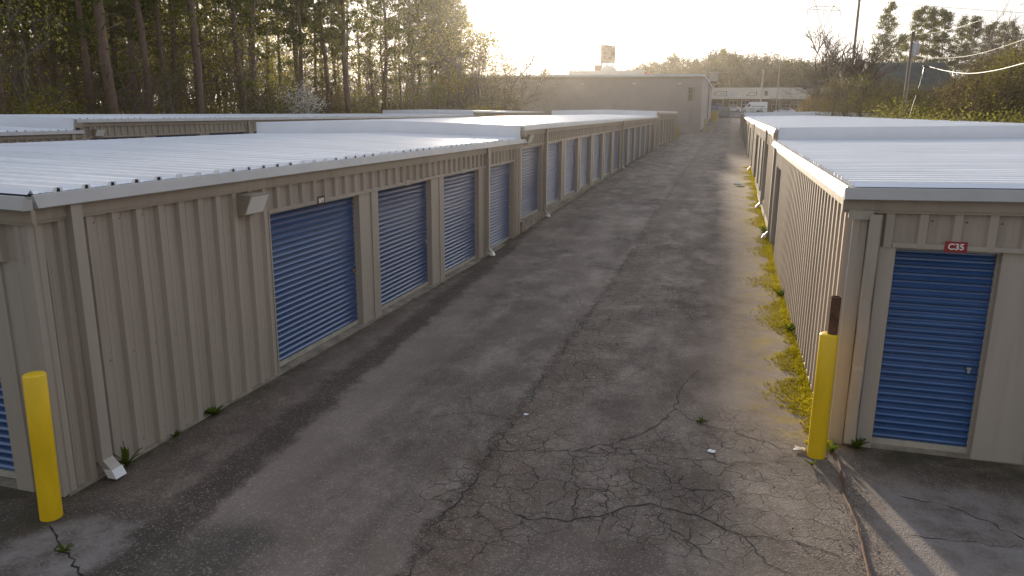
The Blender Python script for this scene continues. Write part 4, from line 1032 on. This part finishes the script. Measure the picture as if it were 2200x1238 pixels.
# ------------------------------------------------------------------ trees: prototypes are built once, every tree is its own object
class TB:
    """fast tree mesh: tubes and leaf cards in numpy lists"""
    def __init__(s, seed): s.r = np.random.default_rng(seed); s.v, s.f, s.lv, s.lf = [], [], [], []
    def tube(s, P, rad, n):
        P = np.asarray(P, float); k = len(P); base = len(s.v)
        T = np.gradient(P, axis=0); T /= np.linalg.norm(T, axis=1)[:, None]+1e-9
        for i in range(k):
            t = T[i]; ref = np.array([1., 0, 0]) if abs(t[2]) > .75 else np.array([0, 0, 1.])
            a = np.cross(t, ref); a /= np.linalg.norm(a); c = np.cross(t, a)
            for j in range(n):
                an = 6.28318*j/n; s.v.append(P[i]+(a*math.cos(an)+c*math.sin(an))*rad[i])
        for i in range(k-1):
            for j in range(n): q = base+i*n; s.f.append((q+j, q+(j+1) % n, q+n+(j+1) % n, q+n+j))
    def limb(s, p, d, L_, r0, r1, seg=4, n=4, wander=.15, rise=0.):
        P = [np.array(p, float)]; d = np.array(d, float); d /= np.linalg.norm(d)
        for i in range(seg):
            d = d + s.r.normal(0, wander, 3) + np.array([0, 0, rise]); d /= np.linalg.norm(d); P.append(P[-1]+d*L_/seg)
        s.tube(P, np.linspace(r0, r1, seg+1), n); return np.array(P), d
    def leaves(s, c, spread, count, size, aspect=1., flat=1.):
        r = s.r
        pos = np.asarray(c)+r.normal(0, 1, (count, 3))*np.array([spread, spread, spread*flat])
        a = r.normal(0, 1, (count, 3)); a /= np.linalg.norm(a, axis=1)[:, None]
        b_ = np.cross(a, r.normal(0, 1, (count, 3))); b_ /= np.linalg.norm(b_, axis=1)[:, None]+1e-9
        sz = size*r.uniform(.6, 1.35, (count, 1))
        n = len(s.lv)
        for q in (pos-a*sz*aspect, pos+b_*sz, pos+a*sz*aspect, pos-b_*sz): pass
        V = np.stack([pos-a*sz*aspect, pos+b_*sz*.5, pos+a*sz*aspect, pos-b_*sz*.5], 1).reshape(-1, 3)
        s.lv.extend(V); s.lf.extend([(n+4*i, n+4*i+1, n+4*i+2, n+4*i+3) for i in range(count)])
    def done(s, wood, leaf, smooth=True):
        me = bpy.data.meshes.new('trunk'); me.from_pydata([tuple(q) for q in s.v], [], s.f); me.materials.append(MT[wood]); me.update()
        me.polygons.foreach_set('use_smooth', [True]*len(me.polygons))
        ml = None
        if s.lf:
            ml = bpy.data.meshes.new('crown'); ml.from_pydata([tuple(q) for q in s.lv], [], s.lf); ml.materials.append(MT[leaf]); ml.update()
        return me, ml

def proto_pine(seed, H=24., cs=.36, dens=1., r0=.27, lean=.0, fat=1):
    t = TB(seed); r = t.r; n = 9
    ph = r.uniform(0, 6.28); P = [(lean*(i/n)**1.3*H+.22*math.sin(ph+i*.9)*(i > 0), .2*math.cos(ph+i*.7)*(i > 0), -.4+(H+.4)*i/n) for i in range(n+1)]
    t.tube(P, [r0*(1.18 if i == 0 else 1)*(1-.80*i/n) for i in range(n+1)], 9)
    P = np.array(P); zz = P[:, 2]
    def on(z): return np.array([np.interp(z, zz, P[:, 0]), np.interp(z, zz, P[:, 1]), z])
    z = H*.14
    while z < H*.985:
        fr = z/H; a = r.uniform(0, 6.28)
        for k in range(r.integers(1, 4)):
            a += 2.1+r.normal(0, .5)
            live = fr > cs or (fr > cs*.55 and r.random() < .35)
            L_ = (3.3*(1-((fr-cs)/(1-cs))**1.6*.72) if fr > cs else r.uniform(.8, 3.0))*r.uniform(.7, 1.15)
            el = r.uniform(-.1, .35) + (.55*max(0, fr-cs) if live else 0)
            d = (math.cos(a), math.sin(a), el)
            br = max(.012, .05*(1-fr)+.018)
            Q, dd = t.limb(on(z), d, L_, br, .008, 4, 3, .13, .03 if live else -.02)
            for q in (1, 2, 3):        # side twigs
                d2 = np.array([math.cos(a+r.choice([-1, 1])*r.uniform(.5, 1.1)), math.sin(a+r.uniform(-1, 1)), r.uniform(-.1, .4)])
                Q2, _ = t.limb(Q[q], d2, L_*r.uniform(.22, .42), .014, .005, 2, 3, .2)
                if live and r.random() < dens: t.leaves(Q2[-1], .26+.1*(fat-1), 14*fat, .17, 1.0, .6)
            if live:
                for q in (2, 3, 4):
                    if r.random() < dens: t.leaves(Q[q], .34+.08*(fat-1), 18*fat, .18, 1.0, .6)
        z += r.uniform(.32, .62) if fr > cs else r.uniform(.5, 1.1)
    return t.done('bark', 'needle')

def proto_broad(seed, H=9., leaf='leafy', n_leaf=9, size=.085, stems=1, depth=4, spread=.55, bare=False, r0=.11, wood='barkg', twigleaf=0, rk=.62):
    t = TB(seed); r = t.r
    def grow(p, d, L_, rad, lv):
        Q, dd = t.limb(p, d, L_, rad, rad*.62, 4 if lv < 3 else 2, 6 if lv == 0 else (4 if lv < 2 else 3), .13 if lv < 2 else .2, .05)
        if lv >= depth-1 and not bare: t.leaves(Q[-1], L_*.35+.12, n_leaf, size)
        if lv >= depth-2 and not bare: t.leaves(Q[len(Q)//2], L_*.4, n_leaf//2, size)
        if twigleaf and lv >= depth-1: t.leaves(Q[-1], L_*.3, twigleaf, size*.6)
        if lv >= depth: return
        nb = 3 if lv < 2 else (3 if r.random() < .5 else 2)
        for k in range(nb+(1 if bare and lv > 1 else 0)):
            q = Q[-1] if k == 0 else Q[r.integers(max(1, len(Q)-3), len(Q))]
            nd = dd + r.normal(0, spread, 3)*(1 if k else .5); nd[2] = max(nd[2], -.15)+.12
            grow(q, nd, L_*r.uniform(.58, .82), rad*(rk if k else rk+.12)*.9, lv+1)
    for s_ in range(stems):
        a = r.uniform(0, 6.28); d = (math.cos(a)*.35*(stems > 1), math.sin(a)*.35*(stems > 1), 1.)
        grow((.15*math.cos(a)*(stems > 1), .15*math.sin(a)*(stems > 1), -.3), d, H*.36*(r.uniform(.8, 1.1) if stems > 1 else 1), r0*(.75 if stems > 1 else 1), 0)
    return t.done(wood, leaf)

def proto_shrub(seed, H=3.2, leaf='leafg', W=1.5, count=70, size=.07):
    t = TB(seed); r = t.r
    for i in range(9):
        a = r.uniform(0, 6.28); o = r.uniform(.1, 1)
        Q, d = t.limb((math.cos(a)*.2, math.sin(a)*.2, -.2), (math.cos(a)*o*.8, math.sin(a)*o*.8, 1), H*r.uniform(.6, 1.05), .025, .006, 5, 4, .18)
        for q in range(1, 6):
            for j in range(2):
                Q2, _ = t.limb(Q[q], r.normal(0, 1, 3)*[1, 1, .5]+[0, 0, .4], H*.22, .01, .004, 2, 3, .25)
                t.leaves(Q2[-1], W*.17, count//10*2, size, 1., .8)
            t.leaves(Q[q], W*.2, count//8, size, 1., .8)
    return t.done('twig', leaf)

def proto_dense(seed, H=10., leaf='leafg', W=.36, clumps=90, per=34, size=.17, base=.2, wood='barkg'):
    t = TB(seed); r = t.r
    t.tube([(0, 0, -.4), (.1, 0, H*.4), (0, .1, H*.85)], [.17, .12, .03], 6)
    for i in range(clumps):
        while True:
            p = r.uniform(-1, 1, 3)
            if .25 < np.linalg.norm(p) < 1: break
        z = H*(base+(1-base)*(p[2]*.5+.5)); wd = H*W*(1-.55*max(0, p[2]))*r.uniform(.75, 1.15)
        c = np.array([p[0]*wd, p[1]*wd, z])
        if i % 3 == 0: t.limb((0, 0, z*.6), c-np.array([0, 0, z*.6]), np.linalg.norm(c-np.array([0, 0, z*.6])), .04, .01, 3, 3, .1)
        t.leaves(c, H*.05*r.uniform(.7, 1.3), per, size)
    return t.done(wood, leaf)

PR = {
    'dense': [proto_dense(71, 10, 'farleaf'), proto_dense(72, 11, 'farleaf', .28), proto_dense(73, 9, 'farleaf', .42), proto_dense(74, 12, 'farleaf', .3, 110)],
    'screen': [proto_dense(75, 10, 'leafy', .42, 60, 15, .12, .05), proto_dense(76, 10, 'leafy', .42, 60, 13, .12, .05)],
    'brush': [proto_dense(77, 8, 'brush', .40, 110, 30, .09, .03, 'twig'), proto_dense(78, 7, 'brush', .44, 100, 26, .09, .03, 'twig'), proto_dense(79, 8, 'hedge', .40, 100, 24, .09, .03, 'twig')],
    'pine': [proto_pine(1, 24, .42, .8), proto_pine(2, 25, .36, .8), proto_pine(3, 23, .46, .7, lean=.015), proto_pine(4, 26, .33, .75), proto_pine(5, 24, .5, .7, lean=-.02)],
    'crownpine': [proto_pine(11, 26, .40, .75, .24, 0, 2), proto_pine(12, 25, .36, .7, .24, .02, 2), proto_pine(13, 26, .46, .75, .22, -.015, 2)],
    'broad': [proto_broad(21, 10), proto_broad(22, 9, 'leafg', 8, .08), proto_broad(23, 11, 'leafy', 6, .08, 2), proto_broad(24, 9, 'leafg', 9, .09, 2, 4, .65)],
    'bare': [proto_broad(31, 10, bare=True, depth=5, spread=.5), proto_broad(32, 9, bare=True, depth=5, stems=3, spread=.55), proto_broad(33, 11, bare=True, depth=5, spread=.62)],
    'bigbare': [proto_broad(34, 11, bare=True, depth=5, spread=.62, r0=.19, wood='darkbark', rk=.74, stems=2), proto_broad(35, 10, bare=True, depth=5, spread=.7, r0=.16, wood='darkbark', rk=.76, stems=3)],
    'budding': [proto_broad(41, 9, 'leafb', 7, .06, 3, 4, .5), proto_broad(42, 8, 'leafb', 8, .06, 4, 4, .6)],
    'dogwood': [proto_broad(51, 7, 'blossom', 9, .07, 2, 4, .75)],
    'hedge': [proto_shrub(65, 3.2, 'hedge', 1.7, 90), proto_shrub(66, 2.8, 'hedge', 1.8, 90), proto_shrub(67, 3.2, 'hedge', 1.6, 70)],
    'shrub': [proto_shrub(61), proto_shrub(62, 2.6, 'leafy', 1.6), proto_shrub(63, 3.6, 'leafg', 1.8), proto_shrub(64, 3.0, 'leafy', 1.7)],
}
PRH = {k: [max(max(v.co.z for v in a.vertices), max((v.co.z for v in c.vertices), default=0) if c else 0) for a, c in q] for k, q in PR.items()}
def hz_(kind, i): return PRH[kind][i % len(PRH[kind])]
def tree(kind, i, x, y, sc, rot, label, group=None, name=None, cat=None, sz=None, lean=(0, 0)):
    nm = name or {'dense': 'leafy_tree', 'screen': 'leafy_tree', 'brush': 'brush_tree', 'pine': 'pine_tree', 'crownpine': 'pine_tree', 'broad': 'broadleaf_tree', 'bare': 'bare_tree', 'bigbare': 'bare_tree', 'budding': 'budding_tree', 'dogwood': 'dogwood_tree', 'shrub': 'shrub', 'hedge': 'hedge_shrub'}[kind]
    me, ml = PR[kind][i % len(PR[kind])]
    t = thing(nm, label, cat or ('shrub' if kind in ('shrub', 'hedge') else 'tree'), (x, y, gz(y)-.05), group)
    t.rotation_euler = (lean[0], lean[1], rot); t.scale = (sc, sc, sz or sc)
    for n_, m_ in (('trunk' if kind not in ('shrub', 'hedge') else 'stems', me), ('crown' if kind not in ('shrub', 'hedge') else 'foliage', ml)):
        if m_ is None: continue
        o = bpy.data.objects.new(n_, m_); C.objects.link(o); o.parent = t
    return t
rt = np.random.default_rng(77)
def gx(px, Y): return at(px, 250, Y).x

# thick trunks one can tell apart, left to right: (px at roof line, X plane distance, scale, lean)
main = [(12, -35.0, 1.0), (192, -36.5, .86), (245, -34.8, 1.25), (300, -38, .95), (316, -36.5, 1.0), (362, -37.0, .98), (386, -39.5, .9), (425, -35.5, 1.2), (521, -36.0, 1.02), (556, -38.5, .95), (652, -38.0, .9), (702, -37, .92), (748, -35.6, 1.18), (832, -38.0, 1.05), (886, -39.0, 1.0), (933, -38.5, .95), (950, -40.0, .95)]
ordn = ['first', 'second', 'third', 'fourth', 'fifth', 'sixth', 'seventh', 'eighth', 'ninth', 'tenth', 'eleventh', 'twelfth', 'thirteenth', 'fourteenth', 'fifteenth', 'sixteenth', 'seventeenth']
for i, (px, X, sc) in enumerate(main):
    d = at(px, 245, 1.)-Vector((0, 0, CAM_H)); Y = X/d.x
    tree('pine', i*2+(i > 8), X, Y, sc, i*1.7, f'{ordn[i]} thick pine trunk of the woods\' front edge, counting from the left', 'pines at the front edge of the woods')
# the wood behind: pines, young broadleaves and undergrowth, filled in depth
G1, G2, G3 = 'pines deeper in the woods', 'young broadleaf trees in the woods', 'undergrowth in the woods'
def spot(px, X):
    d = at(px, 245, 1.)-Vector((0, 0, CAM_H)); return X, X/d.x
k = 0
for px in np.linspace(-60, 985, 28):
    px = px+rt.uniform(-12, 12); X, Y = spot(px, -rt.uniform(41, 56))
    if Y > 128: X, Y = spot(px, -41.)
    tree('pine', k, X, Y, rt.uniform(.72, 1.0), rt.uniform(0, 6.28), 'slender pine standing deeper in the woods behind the front trunks', G1); k += 1
for px in list(np.linspace(-70, 1010, 46)):
    px = px+rt.uniform(-14, 14); X, Y = spot(px, -rt.uniform(34.5, 52))
    if Y > 122: X, Y = spot(px, -36.)
    kd = 'broad' if rt.random() < .75 else 'budding'
    tree(kd, k, X, Y, rt.uniform(.75, 1.25), rt.uniform(0, 6.28), 'young tree with thin spring leaves among the pines of the woods' if kd == 'broad' else 'twiggy budding young tree among the pines of the woods', G2 if kd == 'broad' else 'budding saplings in the woods'); k += 1
for px in list(np.linspace(-80, 1110, 72)):
    px = px+rt.uniform(-10, 10); X, Y = spot(px, -rt.uniform(33.2, 47))
    if Y > 112: X, Y = spot(px, -rt.uniform(30, 34)); 
    if Y > 111: Y = 110.
    tree('shrub', k, X, Y, rt.uniform(.7, 1.5), rt.uniform(0, 6.28), 'leafy undergrowth shrub beneath the pines behind the storage rows', G3); k += 1
for px in np.linspace(-80, 1030, 34):      # far screen of the wood
    X, Y = spot(px+rt.uniform(-8, 8), -rt.uniform(56, 82))
    if Y > 160: X, Y = spot(px, -52.)
    tree(('screen', 'broad')[k % 2], k, X, min(Y, 170), rt.uniform(1.2, 1.9), rt.uniform(0, 6.28), 'far broadleaf tree closing the back of the woods', 'far trees at the back of the woods'); k += 1
for px in list(np.linspace(-40, 640, 24))+[700, 770, 850]:
    X, Y = spot(px+rt.uniform(-8, 8), -rt.uniform(58, 74)); k += 1
    tree('screen', k, X, min(Y, 175), rt.uniform(1.7, 2.3), rt.uniform(0, 6.28), 'tall far broadleaf tree closing the back of the woods', 'tall far trees at the back of the woods')
X, Y = spot(618, -34.2); tree('dogwood', 0, X, Y, .95, .4, 'white blossoming dogwood in front of the pines, left of the glare')
X, Y = spot(566, -35.2); tree('dogwood', 0, X, Y, .8, 2.2, 'smaller white blossoming dogwood left of the larger one')
def tall(kind, i, px, Y, ytop, rot, label, group=None, k=1., lean=0):
    H = max(1.5, at(px, ytop, Y).z-gz(Y)); tree(kind, i, gx(px, Y), Y, H/hz_(kind, i)*k, rot, label, group, lean=(0, lean))
for px in np.linspace(540, 1070, 44):
    X, Y = spot(px+rt.uniform(-8, 8), -rt.uniform(34.5, 50)); Y = min(Y, 150 if X < -46 else 110)
    kd = ('brush', 'screen', 'brush')[k % 3]; k += 1
    tall(kd, k, px, Y, rt.uniform(140, 205), rt.uniform(0, 6.28), 'brushy understorey tree below the pines toward the sun glare', 'understorey toward the sun glare')
for px in (860, 905, 940, 966, 990):
    X, Y = spot(px, -rt.uniform(36, 41)); k += 1
    tall('pine', k, px, min(Y, 112), rt.uniform(-45, -5) if px < 970 else rt.uniform(-5, 20), rt.uniform(0, 6.28), 'tall tree of the woods edge just left of the sun glare', 'tall trees just left of the sun glare')
for j, (px, X, kd, yt, ln, lb) in enumerate([(985, -36, 'broad', -15, 0, 'tallest thin leaved tree at the woods edge left of the glare'), (1008, -35, 'broad', 0, 0, 'thin leaved tree at the woods edge under the glare'), (1026, -34, 'budding', 15, 0, 'budding tree at the woods edge under the glare'), (1046, -33, 'broad', 38, .03, 'thin leaved tree right of the budding one in the glare'),
        (1066, -32, 'budding', 55, .05, 'lower budding tree in the sun glare at the woods edge'), (1080, -31.5, 'bare', 20, .15, 'bare tree in the sun glare at the woods edge'), (1086, -31.5, 'bare', 58, .27, 'bare tree leaning right over the block warehouse roof'), (1092, -30.8, 'bare', 70, .34, 'bare tree leaning farthest right over the block warehouse roof'),
        (1104, -30, 'brush', 195, .0, 'low brushy tree at the left end of the block warehouse'), (1084, -31, 'brush', 160, .0, 'brushy tree beneath the glare beside the warehouse')]):
    X, Y = spot(px, X); tall(kd, j, px, min(Y, 110.5), yt, j*2.1, lb, None, 1., ln)

# ---- right side: brush, bare trees, tall pines
for j, (px, Y, ht, kd) in enumerate([(1884, 190, 0, 0), (1950, 200, 8, 1), (1972, 205, 12, 2), (2006, 196, 14, 1), (2042, 205, 32, 0), (2072, 200, 30, 2), (2104, 190, 42, 1), (2150, 180, 42, 0), (2192, 175, 42, 2), (2225, 178, 36, 1), (1922, 225, 70, 2), (2128, 205, 44, 0)]):
    H = at(px, ht, Y).z-gz(Y); 
    tree('crownpine', kd, gx(px, Y), Y, H/hz_('crownpine', kd), j*1.3, f'{ordn[j]} tall pine of the row above the dark roof, counting in build from the left' if False else ['tallest pine, standing alone left of the transformer pole', 'slim pine just left of the transformer pole', 'slim pine just right of the transformer pole', 'dense pine right of the transformer pole pair', 'pine with a rounded top above the dark roof', 'pine with a ragged top right of the rounded one', 'pine above the right end of the dark roof', 'pine behind the bare tree tips at the upper right', 'pine at the right picture edge', 'pine just outside the right picture edge', 'short pine in the gap left of the transformer pole', 'low pine between the right-hand pines'][j], 'pines behind the dark roof')
tall('bigbare', 0, 1778, 104, 50, .6, 'large spreading bare tree in front of the shop strip')
tall('bigbare', 1, 1808, 98, 85, 2.0, 'many stemmed bare tree right of the large spreading one')
tall('bigbare', 1, 1742, 112, 170, 4.0, 'low bare bush reaching over the yellow guard rail')
tall('bare', 0, 2135, 100, -10, 1.0, 'tall leafless tree with fine tips at the upper right')
tall('bare', 0, 2180, 95, -25, 3.0, 'tall leafless tree at the right picture edge')
rb = np.random.default_rng(9)
TOPX, TOPY = [1740, 1800, 1850, 1900, 1960, 2040, 2075, 2110, 2160, 2260], [165, 135, 140, 158, 165, 165, 120, 78, 55, 45]
for j in range(78):
    px = 1735+j*6.6+rb.uniform(-9, 9); Y = rb.uniform(85, 120) if px < 1890 else rb.uniform(60, 122)
    if abs(px-1958) < 34 and Y < 76: Y += 30
    kd = ('brush', 'brush', 'bare', 'brush', 'budding', 'brush')[j % 6]
    tall(kd, j, px, Y, np.interp(px, TOPX, TOPY)+rb.uniform(-4, 42)-(14 if kd == 'bare' else 0), rb.uniform(0, 6.28), {'brush': 'dense brown brush tree in the thicket behind the right storage roof', 'budding': 'brown twiggy budding tree in the thicket behind the right storage roof', 'bare': 'leafless tree in the thicket behind the right storage roof'}[kd], {'brush': 'brush trees in the right thicket', 'budding': 'budding trees in the right thicket', 'bare': 'leafless trees in the right thicket'}[kd])
for j in range(52):
    px = 1850+j*8+rb.uniform(-6, 6); Y = rb.uniform(42, 78) if px > 1905 else rb.uniform(92, 110)
    if abs(px-1955) < 16: Y = 82
    topy = np.interp(px, [1850, 1905, 1930, 1990, 2060, 2260], [212, 205, 190, 200, 222, 215])+rb.uniform(-22, 34)
    tall('hedge', j, px, Y, topy, rb.uniform(0, 6.28), 'yellow green shrub of the hedge behind the right storage roof', 'hedge shrubs behind the right storage roof')
# ---- far tree line closing the horizon
rf = np.random.default_rng(12)
for j in range(46):
    px = 1345+j*11.5+rf.uniform(-5, 5); Y = rf.uniform(262, 330)
    topy = np.interp(px, [1345, 1390, 1440, 1480, 1540, 1590, 1650, 1720, 1800, 1880], [142, 122, 112, 112, 97, 110, 112, 124, 118, 125])+rf.uniform(-4, 14)
    kd = ('dense', 'crownpine', 'dense', 'dense')[j % 4]
    tall(kd, j, px, Y, topy, rf.uniform(0, 6.28), {'crownpine': 'pine of the distant tree line behind the shop strip', 'dense': 'rounded dark tree of the distant tree line behind the shop strip'}[kd], {'crownpine': 'distant tree line pines', 'dense': 'distant tree line rounded trees'}[kd])
for j in range(42):
    px = 1345+j*13+rf.uniform(-6, 6); Y = rf.uniform(250, 260)
    tall('dense', j, px, Y, np.interp(px, [1345, 1440, 1880], [160, 145, 150])+rf.uniform(-8, 8), rf.uniform(0, 6.28), 'low leafy tree right behind the shop strip roof', 'trees right behind the shop strip', 1.1)
X, Y = gx(1636, 240), 240.; tall('bare', 0, 1636, 240, 88, 1., 'tall bare tree rising behind the shop strip')
for j, px in enumerate((1168, 1186, 1204, 1232, 1250, 1268)):
    Y = 330+10*j; tall('dense', j, px, Y, [140, 144, 150, 142, 146, 150][j], j, 'faint distant tree in the glare over the block warehouse roof', 'faint distant trees in the glare')

# ------------------------------------------------------------------ haze
b = MB(); b.box(-430, 430, -70, 960, -2, 60); hz = b.build('haze', [])
hm = bpy.data.materials.new('haze_air'); hm.use_nodes = True; N, K = nodes(hm); N.remove(N['Principled BSDF'])
pv = N.new('ShaderNodeVolumePrincipled'); pv.inputs['Color'].default_value = (1, .94, .84, 1); pv.inputs['Density'].default_value = .00016; pv.inputs['Anisotropy'].default_value = .78
K(pv.outputs[0], N['Material Output'].inputs['Volume']); hz.data.materials.append(hm); tag(hz, kind='stuff')
